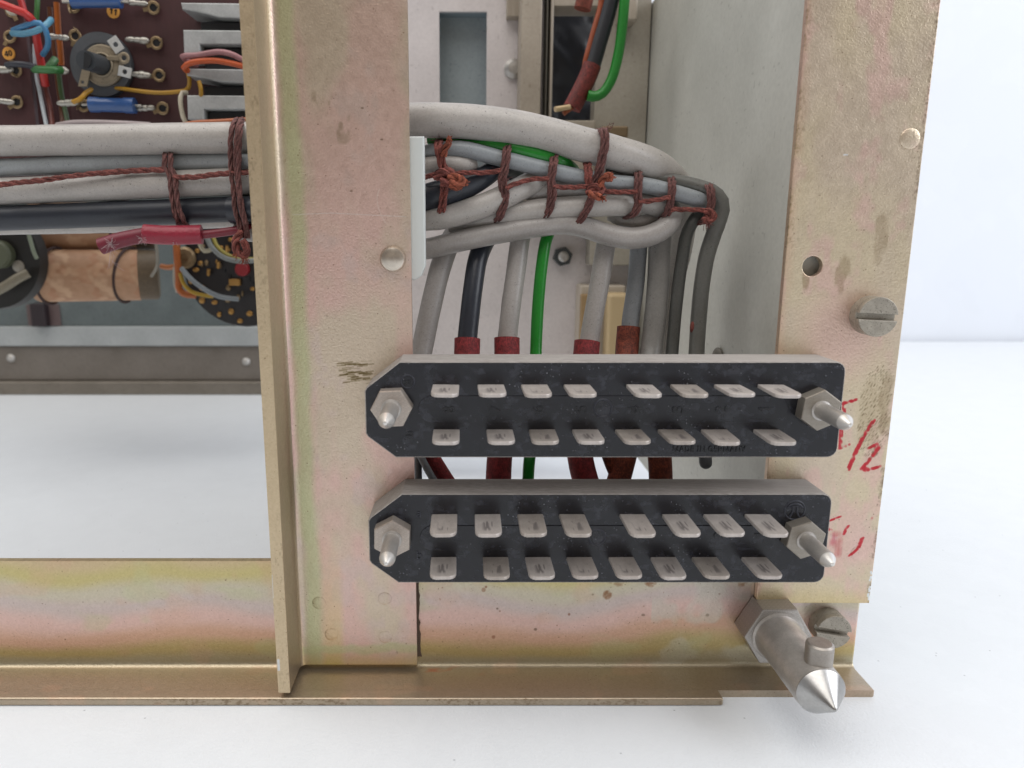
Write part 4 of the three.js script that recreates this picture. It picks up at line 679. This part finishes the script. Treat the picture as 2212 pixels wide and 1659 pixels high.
// ---------------------------------------------------------------- below the left bundle: capacitors, switch wafer, rear panel and rail
{
  const g = box(-340, -44, 41.3, 230, -300, -290, 0.4); setUV(g, (x, y) => [x / 60, y / 60]);
  part(chassis, 'rear_panel', g, std({ map: greyPaint([92, 100, 100], 191), roughness: 0.5, metalness: 0.1 }), null, 'dark grey rear panel of the left compartment');
  part(chassis, 'rear_strip', setUV(box(-340, -44, 29.4, 41.2, -297, -289, 0.6), (x, y) => [x / 60, y / 60]), std({ map: greyPaint([166, 170, 170], 193), roughness: 0.45, metalness: 0.35 }), null, 'pale strip along the top of the rear rail');
  const rr = part(chassis, 'rear_rail', setUV(box(-340, 60, 8.2, 29.2, -296, -291, 0.8), (x, y) => [x / 60, y / 60]), std({ map: greyPaint([124, 117, 109], 195), roughness: 0.5, metalness: 0.5 }), null, 'brownish rear bottom rail');
  part(rr, 'rail_foot', setUV(box(-340, 60, 0.05, 8.0, -296, -287.5, 0.8), (x, y) => [x / 60, y / 60]), std({ map: greyPaint([130, 123, 113], 197), roughness: 0.5, metalness: 0.5 }));
  for (const p of [[-273.42,21.88,-291], [-132.42,19.71,-291]]) part(rr, 'rivet', ball([p[0], p[1], -291], 2.6, 2.6, 1.8), satin);
  const a = [-254.65,43.89,-284], b = [-246.19,55.19,-284];
  const st = thing('mounting_post', 'small dark upright post in front of the grey rear panel, under the capacitors', 'post');
  part(st, 'post', box(a[0], b[0], 41.5, b[1], -289, -284, 0.5), std({ color: 0x241a1e, roughness: 0.5 }));
  part(st, 'flange', box(a[0] - 5, b[0] + 6, 41.5, b[1] - 1, -289.9, -289.1, 0.2), std({ color: 0x5b4c4b, roughness: 0.5 }));
}
{
  const paper = (s) => dataMap(512, (u, v) => {
    const m = 18 * (fbm(u * 8, v * 8, s, 8) - 0.5); let p = [168 + m, 130 + m, 100 + m];
    p = mix(p, [160, 104, 72], 0.32 * ss(0.62, 0.67, fbm(u * 2, v * 2, s + 3, 2))); p = mix(p, [226, 196, 162], 0.35 * ss(0.5, 0.7, fbm(u * 3, v * 3, s + 5, 3)));
    return p;
  }, true);
  const cap = (label, a, b, R, s, zSide) => {
    const t = thing('paper_capacitor', label, 'capacitor', undefined), pm = std({ map: paper(s), roughness: 0.6 }), at = (u) => mix(a, b, u);
    part(t, 'paper_body', tube([a, at(0.5), at(0.84)], (u) => R * (u < 0.05 ? 0.9 + 2 * u : 1), { n: 40, m: 36 }), pm);
    part(t, 'pitch_end', tube([at(0.835), b], (u) => R * (u > 0.9 ? 1 - 1.2 * (u - 0.9) : 0.985), { n: 20, m: 36 }), std({ color: 0x76644e, roughness: 0.55, map: speckMap }));
    return { t, at };
  };
  const A = cap('lower stained paper capacitor tied with dark cord', [-177.76,77.99,-160], [-133.02,77.55,-176], 10.7, 201);
  const B = cap('upper stained paper capacitor half hidden behind the cable bundle', [-181.88,97.38,-168], [-136.41,98.06,-184], 10.2, 211);
  const tie = std({ color: 0x3a2a28, roughness: 0.8 });
  for (const u of [0.155, 0.745]) {
    const ringPts = (o, R, sk) => [...Array(13)].map((_, i) => { const a = -0.7 + i * 0.31, c = o.at(u); return [c[0] + sk * Math.sin(a - 0.8), c[1] - R * Math.sin(a - 1.2) , c[2] + R * Math.cos(a - 1.2)]; });
    part(A.t, 'tie_cord', tube(ringPts(A, 11.5, -2.0), 0.6, { m: 8 }), tie); part(B.t, 'tie_cord', tube(ringPts(B, 11.0, -1.6), 0.6, { m: 8 }), tie);
  }
}
{
  const t = thing('rotary_switch_wafer', 'dark rotary switch wafer ringed with gold contacts beside the left post', 'switch');
  const c = [-88.3,82.2,-150], C = [c[0], c[1], 0];
  part(t, 'wafer', latheZ([[0, -151], [23.5, -151], [24, -150.5], [23.5, -149], [10, -148.8], [0, -148.8]], C, 48), phys({ color: 0x1b1718, roughness: 0.4 }));
  const gold = std({ color: 0xa8814a, metalness: 0.8, roughness: 0.35 });
  for (let i = 0; i < 22; i++) { const a = 2.0 + i * 0.2, r = i % 2 ? 21.5 : 18.5; part(t, 'contact', ball([c[0] + r * Math.cos(a), c[1] + r * Math.sin(a), -148.6], 0.9 + rnd() * 0.5, 0.9 + rnd() * 0.4, 0.7), gold); }
  for (let i = 0; i < 26; i++) { const a = 1.9 + rnd() * 3.4, r = 5 + 13 * rnd(); part(t, 'rivet_stub', ball([c[0] + r * Math.cos(a), c[1] + r * Math.sin(a), -148.7], 0.4 + 0.8 * rnd(), 0.4 + 0.8 * rnd(), 0.8), [gold, lugMat, blackMat][i % 3]); }
  part(t, 'contact', box(...(() => { const p = [-91.39,76.22,-147]; return [p[0] - 2.4, p[0] + 2.2, p[1] - 1.3, p[1] + 1.3, -148.6, -147]; })(), 0.4), gold);
  const rd = [-88.13,81.33,-146]; part(t, 'red_dot', latheZ([[2.7, -149], [2.7, -146.5], [2.2, -146], [0, -146]], [rd[0], rd[1], 0], 24), std({ color: 0x8c1820, roughness: 0.45 }));
  const k = [-110.59,85.77,-150]; part(t, 'terminal_boss', latheZ([[4.2, -152], [4.2, -148], [3.4, -147], [1.6, -146.8], [1.4, -147.6], [0, -147.6]], [k[0], k[1], 0], 28), lugMat);
  for (const q of [[-97.52,81.85,-147], [-101.57,78.99,-147], [-93.76,88,-147]]) part(t, 'solder_lug', tube([q, [q[0] + 0.6, q[1] + 2.4, q[2] + 0.6]], 0.7, { m: 8 }), gold);
}
{
  const t = thing('dark_potentiometer', 'dark round part with a pale green knob at the left edge under the bundle', 'potentiometer');
  const c = [-182.43,85.98,-150];
  part(t, 'dark_body', latheZ([[0, -152], [20, -152], [20.6, -151], [20, -146], [0, -146]], [c[0] - 4, c[1], 0], 44), phys({ color: 0x15130f, roughness: 0.45 }));
  const k = [-181.02,87.13,-146]; part(t, 'pale_knob', latheZ([[5.4, -147], [5.4, -143], [4.6, -142], [0, -142]], [k[0], k[1], 0], 30), std({ color: 0x565a46, roughness: 0.5 }));
  const s = [-174.9,82.56,-146]; part(t, 'screw_head', latheZ([[2.4, -147], [2.3, -145.4], [0, -144.8]], [s[0], s[1], 0], 20), dullSteel);
}
const low = (label, pts, r, c) => thin(label, pts, r, c, 'loose_wire');
low('orange wire hanging below the bundle by the switch wafer', [[-110.86,95.48,-142], [-111.19,89.96,-142], [-111.29,83.93,-142], [-111.25,78.32,-142], [-111.49,74.08,-142], [-109.83,72.19,-142], [-105.48,71.55,-143]], 1.30, 0xb9642a);
low('white wire hanging next to the orange wire', [[-112.47,84.79,-144], [-113.27,80.56,-144], [-113.45,75.84,-144], [-112.71,72.51,-144]], 0.87, 0xbcb6ac);
low('yellow wire curving under the switch wafer', [[-109.86,80.3,-140], [-108.78,76.1,-140], [-106.16,73.29,-140], [-101.9,71.71,-141], [-98.83,71.07,-143]], 0.74, 0xbc982c);
low('grey wire sweeping under the switch wafer to the post', [[-108.87,82.2,-139], [-105.07,78.09,-138], [-99.76,73.92,-138], [-94.64,71.27,-139], [-88.26,70.16,-141]], 0.93, 0x8b9298);
low('yellow and cream wire arcing over the switch wafer', [[-95.6,93.67,-138], [-94.09,90.51,-137], [-90.61,87.33,-137], [-85.93,85.7,-138], [-80.93,85.41,-140]], 0.81, 0xb3a452);
low('grey wire arcing beside the yellow and cream wire', [[-97.56,93.67,-137], [-95.63,90.07,-136], [-91.73,86.45,-136], [-86.14,84.82,-137], [-80.68,84.98,-139]], 0.93, 0x8d9190);
low('cream hooked wire above the switch wafer', [[-100.68,93.67,-138], [-100.48,90.03,-138], [-98.74,88.44,-138], [-96.36,89.35,-138]], 0.81, 0xc2b9a0);
low('orange wire stub between the capacitor and the switch wafer', [[-120.79,82.42,-150], [-117.6,82.03,-148], [-112.63,82.68,-144]], 1.05, 0xb4682c);
low('thin grey wire curving round the capacitor end', [[-118.29,91.82,-140], [-117.97,87.23,-140], [-119.01,82.57,-141], [-121.87,78.78,-142]], 0.56, 0x9a968c);
low('pale green wire between the dark round part and the capacitor', [[-167.57,96.36,-142], [-166.89,92.23,-142], [-166.6,87.59,-143], [-166.45,85.7,-144]], 0.74, 0x8b9480);
low('tan sleeved wire at the lower left edge', [[-182.65,72.78,-140], [-177.64,75.13,-140], [-172.67,78.35,-141], [-169.85,80.11,-143]], 1.86, 0x8a8270);

// ---------------------------------------------------------------- hanging wires in front of the relay frame
{
  const t = wire('hanging_black_wire', 'black wire with a red sleeve hanging from the top in the right compartment', [[43.09,165.63,-88], [42.39,161.9,-88], [41.08,156.58,-88], [39.43,150.56,-88], [37.3,143.19,-88], [35.2,138.98,-88]], 2.2, 0x24272e, { rough: 0.4, m: 16 });
  sleeve(t, [[37.37,144.16,-88], [35.85,140.28,-88], [33.9,136.37,-88], [31.61,131.94,-88]], 2.75, phys({ color: 0x933832, map: fuzzMap, roughness: 0.6 }), 'brick red sleeve');
  part(t, 'bare_core', tube([[30.64,131.95,-86], [28.46,131.46,-85], [26.12,130.98,-84]], 0.8), std({ color: 0xcdb690, metalness: 0.5, roughness: 0.4 }));
  part(t, 'bare_core', tube([[31.47,131.95,-87], [29.64,130.64,-86], [28.8,129.99,-86]], 0.7), std({ color: 0x8a4a2c, roughness: 0.6 }));
}
thin('orange-brown hanging wire beside the black one', [[40.08,165.61,-90], [39.76,160.59,-90], [38.41,155.52,-90], [37.04,150.4,-90], [35.97,146.2,-90], [35.57,142.17,-91]], 1.15, 0xa4512f, 'hanging_brown_wire');
thin('bright green hanging wire curling into the red sleeve', [[45.89,165.03,-86], [45.72,161.33,-86], [45.35,154.18,-86], [44.49,146.61,-86], [42.73,139.57,-86], [40.14,135.7,-86], [37.77,134.88,-86], [35.87,135.21,-86]], 1.5, LEAF, 'hanging_green_wire');
{
  const t = thing('red_sleeve_end', 'dark red sleeve end at the top edge above the black opening', 'sleeve');
  part(t, 'sleeve', tube([[36.21,168.05,-96], [35.64,164.2,-96], [35.02,161.61,-96]], 2.6), brownSleeveMat);
}

settle();
scene.traverse((o) => { if (o.isMesh) o.castShadow = o.receiveShadow = true; });
renderer.render(scene, camera);
